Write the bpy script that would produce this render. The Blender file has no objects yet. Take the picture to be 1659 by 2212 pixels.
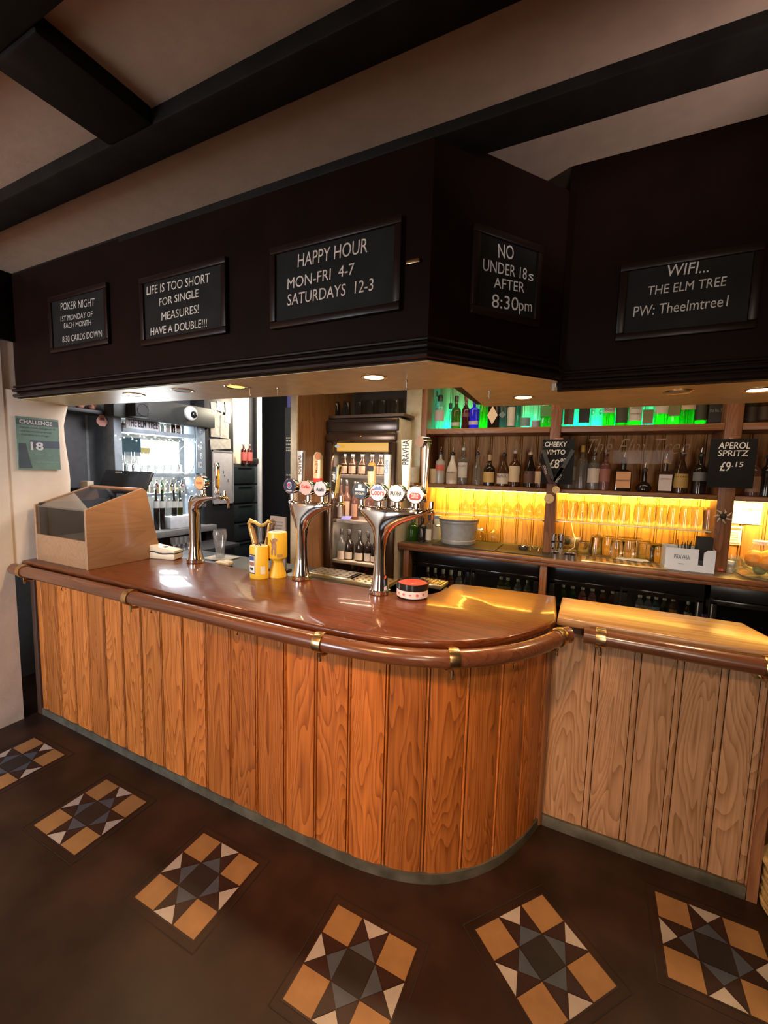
import bpy, bmesh, math, random
from mathutils import Vector, Matrix
random.seed(7)
PI = math.pi
sc = bpy.context.scene
COL = sc.collection

# ------------------------------------------------------------------ camera
H = 1.7                                   # eye height of the photographer
FPX, CX, CY = 907.055, 829.5, 1106.0      # focal length / centre for a 1659 x 2212 frame
YAW, PITCH, ROLL = [math.radians(a) for a in (-25.9073, 5.83497, 1.46954)]
_f = Vector((math.sin(YAW)*math.cos(PITCH), math.cos(YAW)*math.cos(PITCH), -math.sin(PITCH)))
_r0 = Vector((math.cos(YAW), -math.sin(YAW), 0))
_u0 = _r0.cross(_f)
_r = _r0*math.cos(ROLL) + _u0*math.sin(ROLL)
_u = -_r0*math.sin(ROLL) + _u0*math.cos(ROLL)
EYE = Vector((0, 0, H))
cam = bpy.data.objects.new('camera', bpy.data.cameras.new('camera'))
COL.objects.link(cam)
m = Matrix.Identity(4)
for i in range(3):
    m[i][0], m[i][1], m[i][2], m[i][3] = _r[i], _u[i], -_f[i], EYE[i]
cam.matrix_world = m
cam.data.sensor_fit = 'VERTICAL'
cam.data.sensor_height = 24.0
cam.data.lens = 24.0*FPX/2212.0
cam.data.clip_start = 0.02
sc.camera = cam

def at(px, py, X=None, Y=None, Z=None):
    """where the sight line through a photo pixel meets a real plane of the room"""
    d = _f + _r*((px-CX)/FPX) - _u*((py-CY)/FPX)
    t = (Z-H)/d.z if Z is not None else (X/d.x if X is not None else Y/d.y)
    return EYE + d*t

# ------------------------------------------------------------------ view, world, lights
sc.view_settings.view_transform = 'Standard'
sc.view_settings.look = 'None'
sc.view_settings.exposure = 0.0
sc.view_settings.gamma = 1.0
sc.view_settings.use_curve_mapping = False
wd = bpy.data.worlds.new('world'); sc.world = wd; wd.use_nodes = True
wd.node_tree.nodes['Background'].inputs[0].default_value = (0.55, 0.65, 0.8, 1)
wd.node_tree.nodes['Background'].inputs[1].default_value = 0.15

def lamp(name, kind, loc, energy, color, target=None, size=None, size_y=None, spot=None, blend=0.5, radius=0.03, spread=None):
    L = bpy.data.lights.new(name, kind); L.energy = energy; L.color = color
    if kind == 'AREA':
        L.shape = 'RECTANGLE' if size_y else 'SQUARE'
        L.size = size; L.size_y = size_y or size
        if spread: L.spread = spread
    else:
        L.shadow_soft_size = radius
    if kind == 'SPOT':
        L.spot_size = spot; L.spot_blend = blend
    o = bpy.data.objects.new(name, L); COL.objects.link(o); o.location = loc
    if target is not None:
        o.rotation_euler = (Vector(target)-Vector(loc)).to_track_quat('-Z', 'Y').to_euler()
    return o

WARM = (1.0, 0.66, 0.34)
# daylight through the two windows behind the camera
lamp('daylight_window', 'AREA', (-2.6, -2.85, 1.5), 58, (0.84, 0.92, 1.0), target=(-3.1, 1.4, 1.0), size=0.9, size_y=1.4, spread=1.6)
lamp('daylight_window', 'AREA', (0.9, -2.85, 1.5), 12, (1.0, 0.84, 0.68), target=(0.4, 2.0, 0.8), size=1.0, size_y=1.4, spread=1.6)
# warm ceiling spots of the customer side, behind the camera
lamp('ceiling_spot', 'SPOT', (-0.9, -0.6, 2.7), 285, (1.0, 0.53, 0.21), target=(-0.75, 1.42, 0.5), spot=0.88, blend=1.0, radius=0.12)
lamp('ceiling_spot', 'SPOT', (0.4, -0.5, 2.7), 125, (1.0, 0.7, 0.44), target=(0.12, 2.0, 0.55), spot=0.95, blend=1.0, radius=0.12)
# unseen fill lamps added to brighten the ceiling bays
lamp('ceiling_fill', 'POINT', (-2.9, 0.1, 2.1), 7.0, (1.0, 0.42, 0.13), radius=0.12)
lamp('ceiling_fill', 'POINT', (0.6, -1.2, 1.9), 6.5, (1.0, 0.7, 0.52), radius=0.15)
lamp('bay_fill', 'SPOT', (1.3, 1.2, 2.2), 60, (1.0, 0.85, 0.82), target=(0.0, 1.75, 2.93), spot=.75, blend=.9, radius=0.08)  # added uplight for the right ceiling bay, no fixture there
# fill lamps added over the staff side, behind the canopy
lamp('staff_fill', 'AREA', (-1.0, 2.95, 2.55), 10, (1.0, 0.66, 0.34), target=(-1.1, 3.1, 0), size=1.6, size_y=.25)
lamp('staff_fill', 'AREA', (0.7, 2.95, 2.55), 6, (1.0, 0.66, 0.34), target=(0.7, 3.1, 0), size=1.6, size_y=.25)
lamp('staff_fill', 'AREA', (-2.55, 2.6, 2.5), 26, (0.95, 0.95, 1.0), target=(-3.75, 2.7, 1.6), size=.5, size_y=.9)
lamp('corridor_lamp', 'POINT', (-3.35, 3.85, 2.45), 60, (1.0, 0.88, 0.66), radius=.06)

# ------------------------------------------------------------------ materials
MAT = {}
def nt(name):
    mt = bpy.data.materials.new(name); mt.use_nodes = True
    t = mt.node_tree; b = t.nodes['Principled BSDF']
    return mt, t, b
def setp(b, **k):
    names = {'rough': 'Roughness', 'metal': 'Metallic', 'ior': 'IOR', 'trans': 'Transmission Weight', 'coat': 'Coat Weight',
             'coat_rough': 'Coat Roughness', 'spec': 'Specular IOR Level', 'alpha': 'Alpha', 'emit': 'Emission Strength'}
    for a, v in k.items(): b.inputs[names[a]].default_value = v
def plain(name, c, rough=0.5, metal=0.0, var=0.12, scale=18.0, bump=0.0, **k):
    """one colour with a little procedural mottling"""
    if name in MAT: return MAT[name]
    mt, t, b = nt(name)
    setp(b, rough=rough, metal=metal, **k)
    tc = t.nodes.new('ShaderNodeTexCoord'); n = t.nodes.new('ShaderNodeTexNoise'); n.inputs['Scale'].default_value = scale
    n.inputs['Detail'].default_value = 4
    t.links.new(tc.outputs['Object'], n.inputs['Vector'])
    r = t.nodes.new('ShaderNodeValToRGB')
    r.color_ramp.elements[0].position = .3; r.color_ramp.elements[1].position = .7
    r.color_ramp.elements[0].color = tuple(x*(1-var) for x in c)+(1,)
    r.color_ramp.elements[1].color = tuple(min(1, x*(1+var)) for x in c)+(1,)
    t.links.new(n.outputs['Fac'], r.inputs['Fac']); t.links.new(r.outputs['Color'], b.inputs['Base Color'])
    if bump:
        bp = t.nodes.new('ShaderNodeBump'); bp.inputs['Strength'].default_value = bump; bp.inputs['Distance'].default_value = .01
        t.links.new(n.outputs['Fac'], bp.inputs['Height']); t.links.new(bp.outputs['Normal'], b.inputs['Normal'])
    MAT[name] = mt; return mt
def emis(name, c, s):
    if name in MAT: return MAT[name]
    mt, t, b = nt(name)
    b.inputs['Base Color'].default_value = (0.1, 0.1, 0.1, 1)
    b.inputs['Emission Color'].default_value = tuple(c)+(1,); setp(b, emit=s)
    MAT[name] = mt; return mt
def thin_glass(name, tint=(1, 1, 1), gloss=0.14, rough=0.03, body=0.0, bodycol=(1, 1, 1)):
    """clear thin glass: see-through with fresnel reflections and an optional milky body"""
    if name in MAT: return MAT[name]
    mt, t, b = nt(name)
    out = t.nodes['Material Output']
    tr = t.nodes.new('ShaderNodeBsdfTransparent'); tr.inputs[0].default_value = tuple(tint)+(1,)
    gl = t.nodes.new('ShaderNodeBsdfGlossy'); gl.inputs['Roughness'].default_value = rough
    lw = t.nodes.new('ShaderNodeLayerWeight'); lw.inputs['Blend'].default_value = 0.42
    mr = t.nodes.new('ShaderNodeMapRange'); mr.inputs['To Min'].default_value = gloss*0.15; mr.inputs['To Max'].default_value = min(1, gloss*4)
    pw_ = t.nodes.new('ShaderNodeMath'); pw_.operation = 'POWER'; pw_.inputs[1].default_value = 1.6
    t.links.new(lw.outputs['Facing'], pw_.inputs[0]); t.links.new(pw_.outputs[0], mr.inputs['Value'])
    mx = t.nodes.new('ShaderNodeMixShader')
    t.links.new(mr.outputs[0], mx.inputs[0]); t.links.new(tr.outputs[0], mx.inputs[1]); t.links.new(gl.outputs[0], mx.inputs[2])
    last = mx
    if body > 0:
        setp(b, rough=0.2); b.inputs['Base Color'].default_value = tuple(bodycol)+(1,)
        m2 = t.nodes.new('ShaderNodeMixShader'); m2.inputs[0].default_value = body
        t.links.new(mx.outputs[0], m2.inputs[1]); t.links.new(b.outputs[0], m2.inputs[2]); last = m2
    t.links.new(last.outputs[0], out.inputs['Surface'])
    MAT[name] = mt; return mt
def solid_glass(name, tint=(1, 1, 1), rough=0.0, ior=1.45):
    if name in MAT: return MAT[name]
    mt, t, b = nt(name); setp(b, rough=rough, trans=1.0, ior=ior); b.inputs['Base Color'].default_value = tuple(tint)+(1,)
    MAT[name] = mt; return mt
def wood(name, c1, c2, axis='Z', scale=1.0, rough=0.38, coat=0.0, island=0.35, ring=1.0, bump=0.15, coat_rough=0.1, spec=0.5):
    """grained timber, grain running along the given axis; every separate board gets its own tone"""
    if name in MAT: return MAT[name]
    mt, t, b = nt(name); N = t.nodes.new; K = t.links.new
    setp(b, rough=rough, coat=coat, coat_rough=coat_rough, spec=spec)
    tc = N('ShaderNodeTexCoord'); ge = N('ShaderNodeNewGeometry')
    ad = N('ShaderNodeVectorMath'); ad.operation = 'ADD'
    ml = N('ShaderNodeVectorMath'); ml.operation = 'MULTIPLY'; ml.inputs[1].default_value = (7.3, 5.1, 9.7)
    cb = N('ShaderNodeCombineXYZ')
    for i in range(3): K(ge.outputs['Random Per Island'], cb.inputs[i])
    K(cb.outputs[0], ml.inputs[0]); K(tc.outputs['Object'], ad.inputs[0]); K(ml.outputs[0], ad.inputs[1])
    mp = N('ShaderNodeMapping'); s = [7*scale]*3; s['XYZ'.index(axis)] = 0.85*scale
    mp.inputs['Scale'].default_value = s; K(ad.outputs[0], mp.inputs['Vector'])
    n1 = N('ShaderNodeTexNoise'); n1.inputs['Scale'].default_value = 1.0; n1.inputs['Detail'].default_value = 1.5; n1.inputs['Distortion'].default_value = .35
    K(mp.outputs[0], n1.inputs['Vector'])
    # rings: fract bands of the smooth noise give the cathedral figure
    mu = N('ShaderNodeMath'); mu.operation = 'MULTIPLY'; mu.inputs[1].default_value = 17*ring; K(n1.outputs['Fac'], mu.inputs[0])
    fr_ = N('ShaderNodeMath'); fr_.operation = 'FRACT'; K(mu.outputs[0], fr_.inputs[0])
    sn = N('ShaderNodeMath'); sn.operation = 'POWER'; sn.inputs[1].default_value = 2.2; K(fr_.outputs[0], sn.inputs[0])
    mp2 = N('ShaderNodeMapping'); s2 = [95*scale]*3; s2['XYZ'.index(axis)] = 3.2*scale
    mp2.inputs['Scale'].default_value = s2; K(ad.outputs[0], mp2.inputs['Vector'])
    n2 = N('ShaderNodeTexNoise'); n2.inputs['Scale'].default_value = 1.0; n2.inputs['Detail'].default_value = 5; K(mp2.outputs[0], n2.inputs['Vector'])
    mx = N('ShaderNodeMath'); mx.operation = 'MULTIPLY_ADD'; mx.inputs[1].default_value = -0.34; K(sn.outputs[0], mx.inputs[0])
    ma = N('ShaderNodeMath'); ma.operation = 'MULTIPLY_ADD'; ma.inputs[1].default_value = 0.72; ma.inputs[2].default_value = 0.24
    K(n2.outputs['Fac'], ma.inputs[0]); K(ma.outputs[0], mx.inputs[2])
    r = N('ShaderNodeValToRGB'); r.color_ramp.elements[0].position = .2; r.color_ramp.elements[1].position = .78
    r.color_ramp.elements[0].color = tuple(c1)+(1,); r.color_ramp.elements[1].color = tuple(c2)+(1,)
    K(mx.outputs[0], r.inputs['Fac'])
    hs = N('ShaderNodeHueSaturation'); K(r.outputs['Color'], hs.inputs['Color'])
    mv = N('ShaderNodeMapRange'); mv.inputs['To Min'].default_value = 1-island; mv.inputs['To Max'].default_value = 1+island*.8
    K(ge.outputs['Random Per Island'], mv.inputs['Value']); K(mv.outputs[0], hs.inputs['Value'])
    K(hs.outputs['Color'], b.inputs['Base Color'])
    if bump:
        bp = N('ShaderNodeBump'); bp.inputs['Strength'].default_value = bump; bp.inputs['Distance'].default_value = .003
        K(n2.outputs['Fac'], bp.inputs['Height']); K(bp.outputs['Normal'], b.inputs['Normal'])
    MAT[name] = mt; return mt

chrome = plain('chrome', (0.78, 0.77, 0.76), 0.07, 1.0, var=.02)
steel = plain('brushed_steel', (0.62, 0.61, 0.6), 0.28, 1.0, var=.05, scale=60)
brass = plain('aged_brass', (0.62, 0.42, 0.2), 0.26, 1.0, var=.2, scale=40)
black_gloss = plain('black_gloss', (0.012, 0.012, 0.014), 0.15)
black_matt = plain('black_matt', (0.014, 0.013, 0.013), 0.6)
dark_paint = plain('dark_brown_paint', (0.009, 0.003, 0.002), 0.5, var=.2, scale=6, spec=.08)
beam_paint = plain('black_beam_paint', (0.009, 0.0075, 0.0065), 0.6, var=.3, scale=9, bump=.3, spec=.12)
plaster = plain('cream_plaster', (0.8, 0.66, 0.53), 0.85, var=.05, scale=9, bump=.25)
ceil_mat = plain('ceiling_plaster', (0.38, 0.27, 0.2), 0.9, var=.06, scale=14, bump=.2)
oak = wood('orange_oak', (0.22, 0.055, 0.009), (0.56, 0.175, 0.036), 'Z', 1.0, rough=0.42, island=.28, coat=.04, coat_rough=.3, spec=.3, ring=1.5)
oak_pale = wood('pale_oak', (0.22, 0.105, 0.045), (0.46, 0.25, 0.13), 'Z', 1.0, rough=0.45, island=.12, spec=.25, ring=1.5)
mahog = wood('countertop_wood', (0.065, 0.015, 0.003), (0.16, 0.038, 0.008), 'X', 0.8, rough=0.33, coat=.32, island=.1, bump=.25, coat_rough=.07, spec=.3)
railwood = wood('rail_wood', (0.09, 0.03, 0.0135), (0.15, 0.053, 0.023), 'X', 0.9, rough=0.25, coat=.3, island=.1)
shelfwood = wood('shelf_wood', (0.16, 0.06, 0.022), (0.32, 0.14, 0.055), 'X', 1.0, rough=0.4, island=.1)
postwood = wood('upright_wood', (0.15, 0.055, 0.022), (0.3, 0.125, 0.052), 'Z', 1.0, rough=0.42, island=.1)
panelwood = wood('panel_wood', (0.2, 0.078, 0.02), (0.44, 0.2, 0.06), 'Z', 0.8, rough=0.5, island=.12, spec=.2)
casewood = wood('case_wood', (0.29, 0.15, 0.075), (0.37, 0.2, 0.105), 'Y', 0.7, rough=0.35, island=.1, coat=.2)
white_paper = plain('white_paper', (0.75, 0.74, 0.7), 0.7, var=.03)
cream_paper = plain('cream_paper', (0.7, 0.6, 0.45), 0.7, var=.06)
white_gloss = plain('white_gloss', (0.75, 0.74, 0.72), 0.2, var=.02)
chalk = plain('white_chalk_paint', (0.62, 0.56, 0.5), 0.8, var=.25, scale=60)
chalkboard = plain('chalkboard_black', (0.012, 0.0115, 0.011), 0.6, var=.3, scale=7, spec=.15)
clear = thin_glass('clear_glass', gloss=.28, body=.07)
pane = thin_glass('window_pane', gloss=.1)

# ------------------------------------------------------------------ mesh tools
class MB:
    """collects shapes; build() links them as ONE mesh object"""
    def __init__(s): s.b = bmesh.new(); s.mi = 0
    def _tag(s, n0):
        s.b.faces.ensure_lookup_table()
        for f in s.b.faces[n0:]: f.material_index = s.mi
    def mat(s, i): s.mi = i; return s
    def box(s, c, d, bev=0.0, rz=0.0, rx=0.0, ry=0.0):
        n0 = len(s.b.faces)
        t = bmesh.new(); bmesh.ops.create_cube(t, size=1)
        bmesh.ops.scale(t, vec=d, verts=t.verts)
        if bev: bmesh.ops.bevel(t, geom=t.edges[:], offset=bev, segments=2, affect='EDGES', profile=.5)
        M4 = Matrix.Translation(c) @ Matrix.Rotation(rz, 4, 'Z') @ Matrix.Rotation(rx, 4, 'X') @ Matrix.Rotation(ry, 4, 'Y')
        bmesh.ops.transform(t, matrix=M4, verts=t.verts)
        s._merge(t); s._tag(n0); return s
    def _merge(s, t):
        me = bpy.data.meshes.new('tmp'); t.to_mesh(me); t.free(); s.b.from_mesh(me); bpy.data.meshes.remove(me)
    def lathe(s, prof, c=(0, 0, 0), n=20, M4=None, sx=1.0, sy=1.0, cap=True):
        """prof: (radius, z) list"""
        n0 = len(s.b.faces); t = bmesh.new(); rings = []
        for r, z in prof:
            if r < 1e-5: rings.append([t.verts.new((0, 0, z))]); continue
            rings.append([t.verts.new((r*sx*math.cos(2*PI*k/n), r*sy*math.sin(2*PI*k/n), z)) for k in range(n)])
        for a, b in zip(rings, rings[1:]):
            for k in range(n):
                k2 = (k+1) % n
                if len(a) == 1 and len(b) == 1: continue
                if len(a) == 1: t.faces.new((a[0], b[k2], b[k]))
                elif len(b) == 1: t.faces.new((a[k], a[k2], b[0]))
                else: t.faces.new((a[k], a[k2], b[k2], b[k]))
        if cap:
            for R, rev in ((rings[0], True), (rings[-1], False)):
                if len(R) > 2: t.faces.new(R[::-1] if rev else R)
        bmesh.ops.recalc_face_normals(t, faces=t.faces)
        bmesh.ops.transform(t, matrix=Matrix.Translation(c) @ (M4 or Matrix.Identity(4)), verts=t.verts)
        s._merge(t); s._tag(n0); return s
    def cyl(s, a, b, r, r2=None, n=16):
        a, b = Vector(a), Vector(b); d = b-a; q = d.to_track_quat('Z', 'Y').to_matrix().to_4x4()
        return s.lathe([(r, 0), (r if r2 is None else r2, d.length)], a, n, q)
    def ball(s, c, r, sx=1, sy=1, sz=1, n=16):
        k = n//2; return s.lathe([(r*math.sin(PI*i/k), -r*sz*math.cos(PI*i/k)) for i in range(k+1)], c, n, sx=sx, sy=sy)
    def tube(s, pts, r, n=10, closed=False, flat=1.0):
        """round bar along a path; r may be a list"""
        n0 = len(s.b.faces); P = [Vector(p) for p in pts]; L = len(P); rings = []; t = bmesh.new()
        up = Vector((0, 0, 1))
        for i, p in enumerate(P):
            a = P[(i-1) % L] if (closed or i > 0) else P[i]; b = P[(i+1) % L] if (closed or i < L-1) else P[i]
            d = (b-a).normalized(); u0 = up if abs(d.dot(up)) < .95 else Vector((0, 1, 0))
            x = d.cross(u0).normalized(); y = x.cross(d)
            rr = r[i] if isinstance(r, (list, tuple)) else r
            rings.append([t.verts.new(p+x*rr*math.cos(2*PI*k/n)+y*rr*flat*math.sin(2*PI*k/n)) for k in range(n)])
        for i in range(L if closed else L-1):
            a, b = rings[i], rings[(i+1) % L]
            for k in range(n): t.faces.new((a[k], a[(k+1) % n], b[(k+1) % n], b[k]))
        if not closed: t.faces.new(rings[0]); t.faces.new(rings[-1][::-1])
        bmesh.ops.recalc_face_normals(t, faces=t.faces)
        s._merge(t); s._tag(n0); return s
    def prism(s, poly, z0, z1, M4=None, bev=0.0):
        """poly in XY extruded along Z, then moved by M4"""
        n0 = len(s.b.faces); t = bmesh.new()
        lo = [t.verts.new((x, y, z0)) for x, y in poly]; hi = [t.verts.new((x, y, z1)) for x, y in poly]
        t.faces.new(lo[::-1]); t.faces.new(hi)
        for i in range(len(poly)): j = (i+1) % len(poly); t.faces.new((lo[i], lo[j], hi[j], hi[i]))
        bmesh.ops.recalc_face_normals(t, faces=t.faces)
        if bev:
            es = [e for e in t.edges if abs(e.verts[0].co.z-e.verts[1].co.z) < 1e-6]
            bmesh.ops.bevel(t, geom=es, offset=bev, segments=3, affect='EDGES', profile=.5)
        if M4: bmesh.ops.transform(t, matrix=M4, verts=t.verts)
        s._merge(t); s._tag(n0); return s
    def loft(s, rings, cap=True):
        n0 = len(s.b.faces); t = bmesh.new(); R = [[t.verts.new(p) for p in r] for r in rings]; n = len(R[0])
        for a, b in zip(R, R[1:]):
            for k in range(n): t.faces.new((a[k], a[(k+1) % n], b[(k+1) % n], b[k]))
        if cap: t.faces.new(R[0][::-1]); t.faces.new(R[-1])
        bmesh.ops.recalc_face_normals(t, faces=t.faces)
        s._merge(t); s._tag(n0); return s
    def quad(s, *p):
        n0 = len(s.b.faces); s.b.faces.new([s.b.verts.new(q) for q in p]); s._tag(n0); return s
    def build(s, name, mats, parent=None, smooth=True, loc=None):
        me = bpy.data.meshes.new(name)
        s.b.to_mesh(me); s.b.free()
        for mm in (mats if isinstance(mats, (list, tuple)) else [mats]): me.materials.append(mm)
        if smooth:
            for p in me.polygons: p.use_smooth = True
            me.set_sharp_from_angle(angle=math.radians(38))
        o = bpy.data.objects.new(name, me); COL.objects.link(o)
        if parent: o.parent = parent
        if loc: o.location = loc
        return o

def thing(name, label, cat, loc=(0, 0, 0), rz=0.0, group=None):
    o = bpy.data.objects.new(name, None); o.empty_display_size = .05; COL.objects.link(o)
    o.location = loc; o.rotation_euler = (0, 0, rz); o['label'] = label; o['category'] = cat
    if group: o['group'] = group
    return o
def tag(o, label, cat, group=None):
    o['label'] = label; o['category'] = cat
    if group: o['group'] = group
    return o
def struct(o): o['kind'] = 'structure'; return o
def dup(root, loc, label, rz=None, group=None):
    r = root.copy(); COL.objects.link(r); r.location = loc; r['label'] = label
    if rz is not None: r.rotation_euler = (0, 0, rz)
    if group: r['group'] = group
    for ch in list(root.children):
        c = ch.copy(); COL.objects.link(c); c.parent = r
        for g in list(ch.children):
            d = g.copy(); COL.objects.link(d); d.parent = c
    return r
def text(name, body, mt, parent, loc, rz=0.0, w=None, h=None, tilt=0.0, shear=0.0, depth=0.0006, rx=PI/2, bold=0.0, align='LEFT', spin=0.0):
    """flat raised lettering standing upright (local x = reading direction); fitted to width w and cap height h"""
    cu = bpy.data.curves.new('lettering_curve', 'FONT'); cu.body = body; cu.size = 1; cu.extrude = 0.0; cu.offset = bold; cu.shear = shear; cu.resolution_u = 3
    to = bpy.data.objects.new('lettering_tmp', cu); COL.objects.link(to)
    dg = bpy.context.evaluated_depsgraph_get(); dg.update()
    me = bpy.data.meshes.new_from_object(to.evaluated_get(dg))
    bpy.data.objects.remove(to); bpy.data.curves.remove(cu)
    xs = [v.co.x for v in me.vertices]; ys = [v.co.y for v in me.vertices]
    x0, x1, y0, y1 = min(xs), max(xs), min(ys), max(ys)
    kx = (w/(x1-x0)) if w else None; ky = (h/0.73) if h else None
    if kx is None: kx = ky
    if ky is None: ky = kx
    off = {'LEFT': x0, 'CENTER': (x0+x1)/2}[align]
    M4 = Matrix.Translation(loc) @ Matrix.Rotation(rz, 4, 'Z') @ Matrix.Rotation(rx, 4, 'X') @ Matrix.Rotation(tilt+spin, 4, 'Z')
    for v in me.vertices: v.co = M4 @ Vector(((v.co.x-off)*kx, v.co.y*ky, depth))
    me.materials.append(mt)
    o = bpy.data.objects.new(name, me); COL.objects.link(o)
    if parent: o.parent = parent
    return o
# ------------------------------------------------------------------ path of the bar front (plan)
def catmull(P, n=8):
    out = []
    for i in range(len(P)-1):
        p0 = P[max(0, i-1)]; p1 = P[i]; p2 = P[i+1]; p3 = P[min(len(P)-1, i+2)]
        for k in range(n):
            t = k/n; out.append(tuple(.5*((2*p1[j])+(-p0[j]+p2[j])*t+(2*p0[j]-5*p1[j]+4*p2[j]-p3[j])*t*t+(-p0[j]+3*p1[j]-3*p2[j]+p3[j])*t**3) for j in range(2)))
    return out+[tuple(P[-1])]
FRONT = catmull([(-3.2, 1.415), (-2.6, 1.415), (-2.0, 1.415), (-1.4, 1.417), (-1.0, 1.425), (-.75, 1.44), (-.56, 1.482), (-.415, 1.555), (-.275, 1.69), (-.172, 1.87), (-.108, 2.05)], 10)
def arclen(P):
    L = [0.0]
    for a, b in zip(P, P[1:]): L.append(L[-1]+math.hypot(b[0]-a[0], b[1]-a[1]))
    return L
def resample(P, step):
    L = arclen(P); n = max(2, int(round(L[-1]/step))); out = []
    for i in range(n+1):
        s = L[-1]*i/n; k = max(j for j in range(len(L)) if L[j] <= s+1e-9); k = min(k, len(P)-2)
        t = (s-L[k])/(L[k+1]-L[k]); out.append((P[k][0]+(P[k+1][0]-P[k][0])*t, P[k][1]+(P[k+1][1]-P[k][1])*t))
    return out
def offset(P, d):
    """shift a plan path towards the customer side"""
    out = []
    for i, p in enumerate(P):
        a = P[max(0, i-1)]; b = P[min(len(P)-1, i+1)]
        tx, ty = b[0]-a[0], b[1]-a[1]; l = math.hypot(tx, ty)
        out.append((p[0]+ty/l*d, p[1]-tx/l*d))
    return out

# ------------------------------------------------------------------ room shell
ZL, ZR = 2.82, 2.93
def star(b, cx, cy, s, ang):
    """one square of encaustic tiles: buff corners, cream points, blue star, black centre"""
    def q(u, v, z=.0012):
        x, y = (u-.5)*s, (v-.5)*s; c, n = math.cos(ang), math.sin(ang)
        return (cx+x*c-y*n, cy+x*n+y*c, z)
    def poly(i, pts, sh=.97):
        mx = sum(p[0] for p in pts)/len(pts); my = sum(p[1] for p in pts)/len(pts)
        b.mat(i).quad(*[q(mx+(p[0]-mx)*sh, my+(p[1]-my)*sh, .0022) for p in pts])
    b.mat(5).quad(q(-.012, -.012), q(1.012, -.012), q(1.012, 1.012), q(-.012, 1.012))
    a, c = .335, .665
    for u0, v0, u1, v1 in ((-.1, -.1, -.085, 1.1), (1.085, -.1, 1.1, 1.1), (-.085, -.1, 1.085, -.088), (-.085, 1.088, 1.085, 1.1)): b.mat(6).quad(q(u0, v0), q(u1, v0), q(u1, v1), q(u0, v1))
    for u, v in ((0, 0), (c, 0), (c, c), (0, c)): poly(1, [(u, v), (u+a, v), (u+a, v+a), (u, v+a)])
    poly(4, [(a, a), (c, a), (c, c), (a, c)])
    for k in range(4):
        def R(p):
            x, y = p[0]-.5, p[1]-.5
            for _ in range(k): x, y = -y, x
            return (x+.5, y+.5)
        mid = .5
        poly(2, [R((a, 0)), R((c, 0)), R((mid, a/2))], .94)                # cream point at the edge
        poly(5, [R((a, 0)), R((mid, a/2)), R((a, a))], .96); poly(5, [R((c, 0)), R((c, a)), R((mid, a/2))], .96)
        poly(3, [R((a, a)), R((mid, a/2)), R((c, a))], .95)                # blue star point
fl = MB()
fl.mat(0).quad((-6.5, -3.1, 0), (3.2, -3.1, 0), (3.2, 6.4, 0), (-6.5, 6.4, 0))
for cx, cy, an in ((-2.795, 1.09, 0), (-2.06, 1.085, 0), (-1.33, 1.09, 0), (-.606, 1.102, 0), (-.037, 1.447, math.radians(-39.5)), (.52, 1.745, 0)):
    star(fl, cx, cy, .333, an)
floor_mat = plain('brown_floor_tile', (0.028, 0.0125, 0.007), 0.4, var=.45, scale=5, bump=.12, spec=.3)
fl.build('floor', [floor_mat,
    plain('buff_tile', (0.3, 0.155, 0.058), .4, var=.1), plain('cream_tile', (0.42, 0.36, 0.31), .4, var=.08),
    plain('blue_grey_tile', (0.058, 0.07, 0.092), .4, var=.1), plain('black_tile', (0.014, 0.012, 0.012), .4), plain('maroon_tile', (0.024, 0.008, 0.006), .4, var=.2), plain('grout_line', (0.014, 0.006, 0.004), .7)], smooth=False)
struct(bpy.data.objects['floor'])
cl = MB()
cl.box((-1.7, -.85, ZL+.04), (9.6, 4.6, .08)); cl.box((-1.7, 3.95, ZR+.04), (9.6, 5.0, .08))
struct(cl.build('ceiling', ceil_mat, smooth=False))
# walls
w = MB(); w.box((-3.45, -.85, 1.5), (.4, 4.36, 3.0)); struct(w.build('wall_left', plaster))
# plaster pier with a bulging rounded end that carries the poster
w = MB()
prof = [(1.30, -3.262), (1.36, -3.25), (1.50, -3.247), (1.60, -3.25), (1.655, -3.262), (1.685, -3.29), (1.695, -3.34), (1.69, -3.6), (1.30, -3.6)]
rings = []
for i in range(13):
    z = 1.0+i/12*1.13
    wob = .012*math.sin(z*9)+.03*max(0, (z-1.95)/.18)-.03*math.exp(-((z-1.2)/.1)**2)
    rings.append([(x, y+(wob if y > 1.55 else 0), z) for y, x in prof])
w.loft(rings)
w.box((-3.46, 1.38, 2.46), (.4, .2, .68), .015)
struct(w.build('wall_pier', plaster))
w = MB(); w.box((-3.95, 2.0, 1.5), (.1, .9, 3.0)); w.box((-3.95, 3.75, 1.5), (.1, 1.06, 3.0)); w.box((-3.95, 2.8, .5), (.1, .9, 1.0)); w.box((-3.95, 2.8, 2.6), (.1, .9, .8))
struct(w.build('wall_left_staff', plain('dark_grey_wall', (0.07, 0.072, 0.08), .6)))
w = MB(); w.box((-3.9, 5.6, 1.5), (4.6, .1, 3.0)); w.box((-6.2, 1.4, 1.5), (.1, 8.5, 3.0)); w.box((-1.7, 4.75, 1.5), (.1, 1.7, 3.0)); w.box((-4.9, -.3, 1.5), (2.6, .1, 3.0)); struct(w.build('wall_corridor', plain('corridor_wall', (0.022, 0.024, 0.03), .6)))
w = MB(); w.box((.6, 3.86, 1.5), (5.2, .1, 3.0)); struct(w.build('wall_back', plain('back_wall', (0.2, 0.12, 0.06), .7)))
w = MB(); w.box((2.3, .4, 1.5), (.1, 7, 3.0)); struct(w.build('wall_right', plain('right_wall', (0.1, 0.075, 0.055), .8)))
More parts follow.
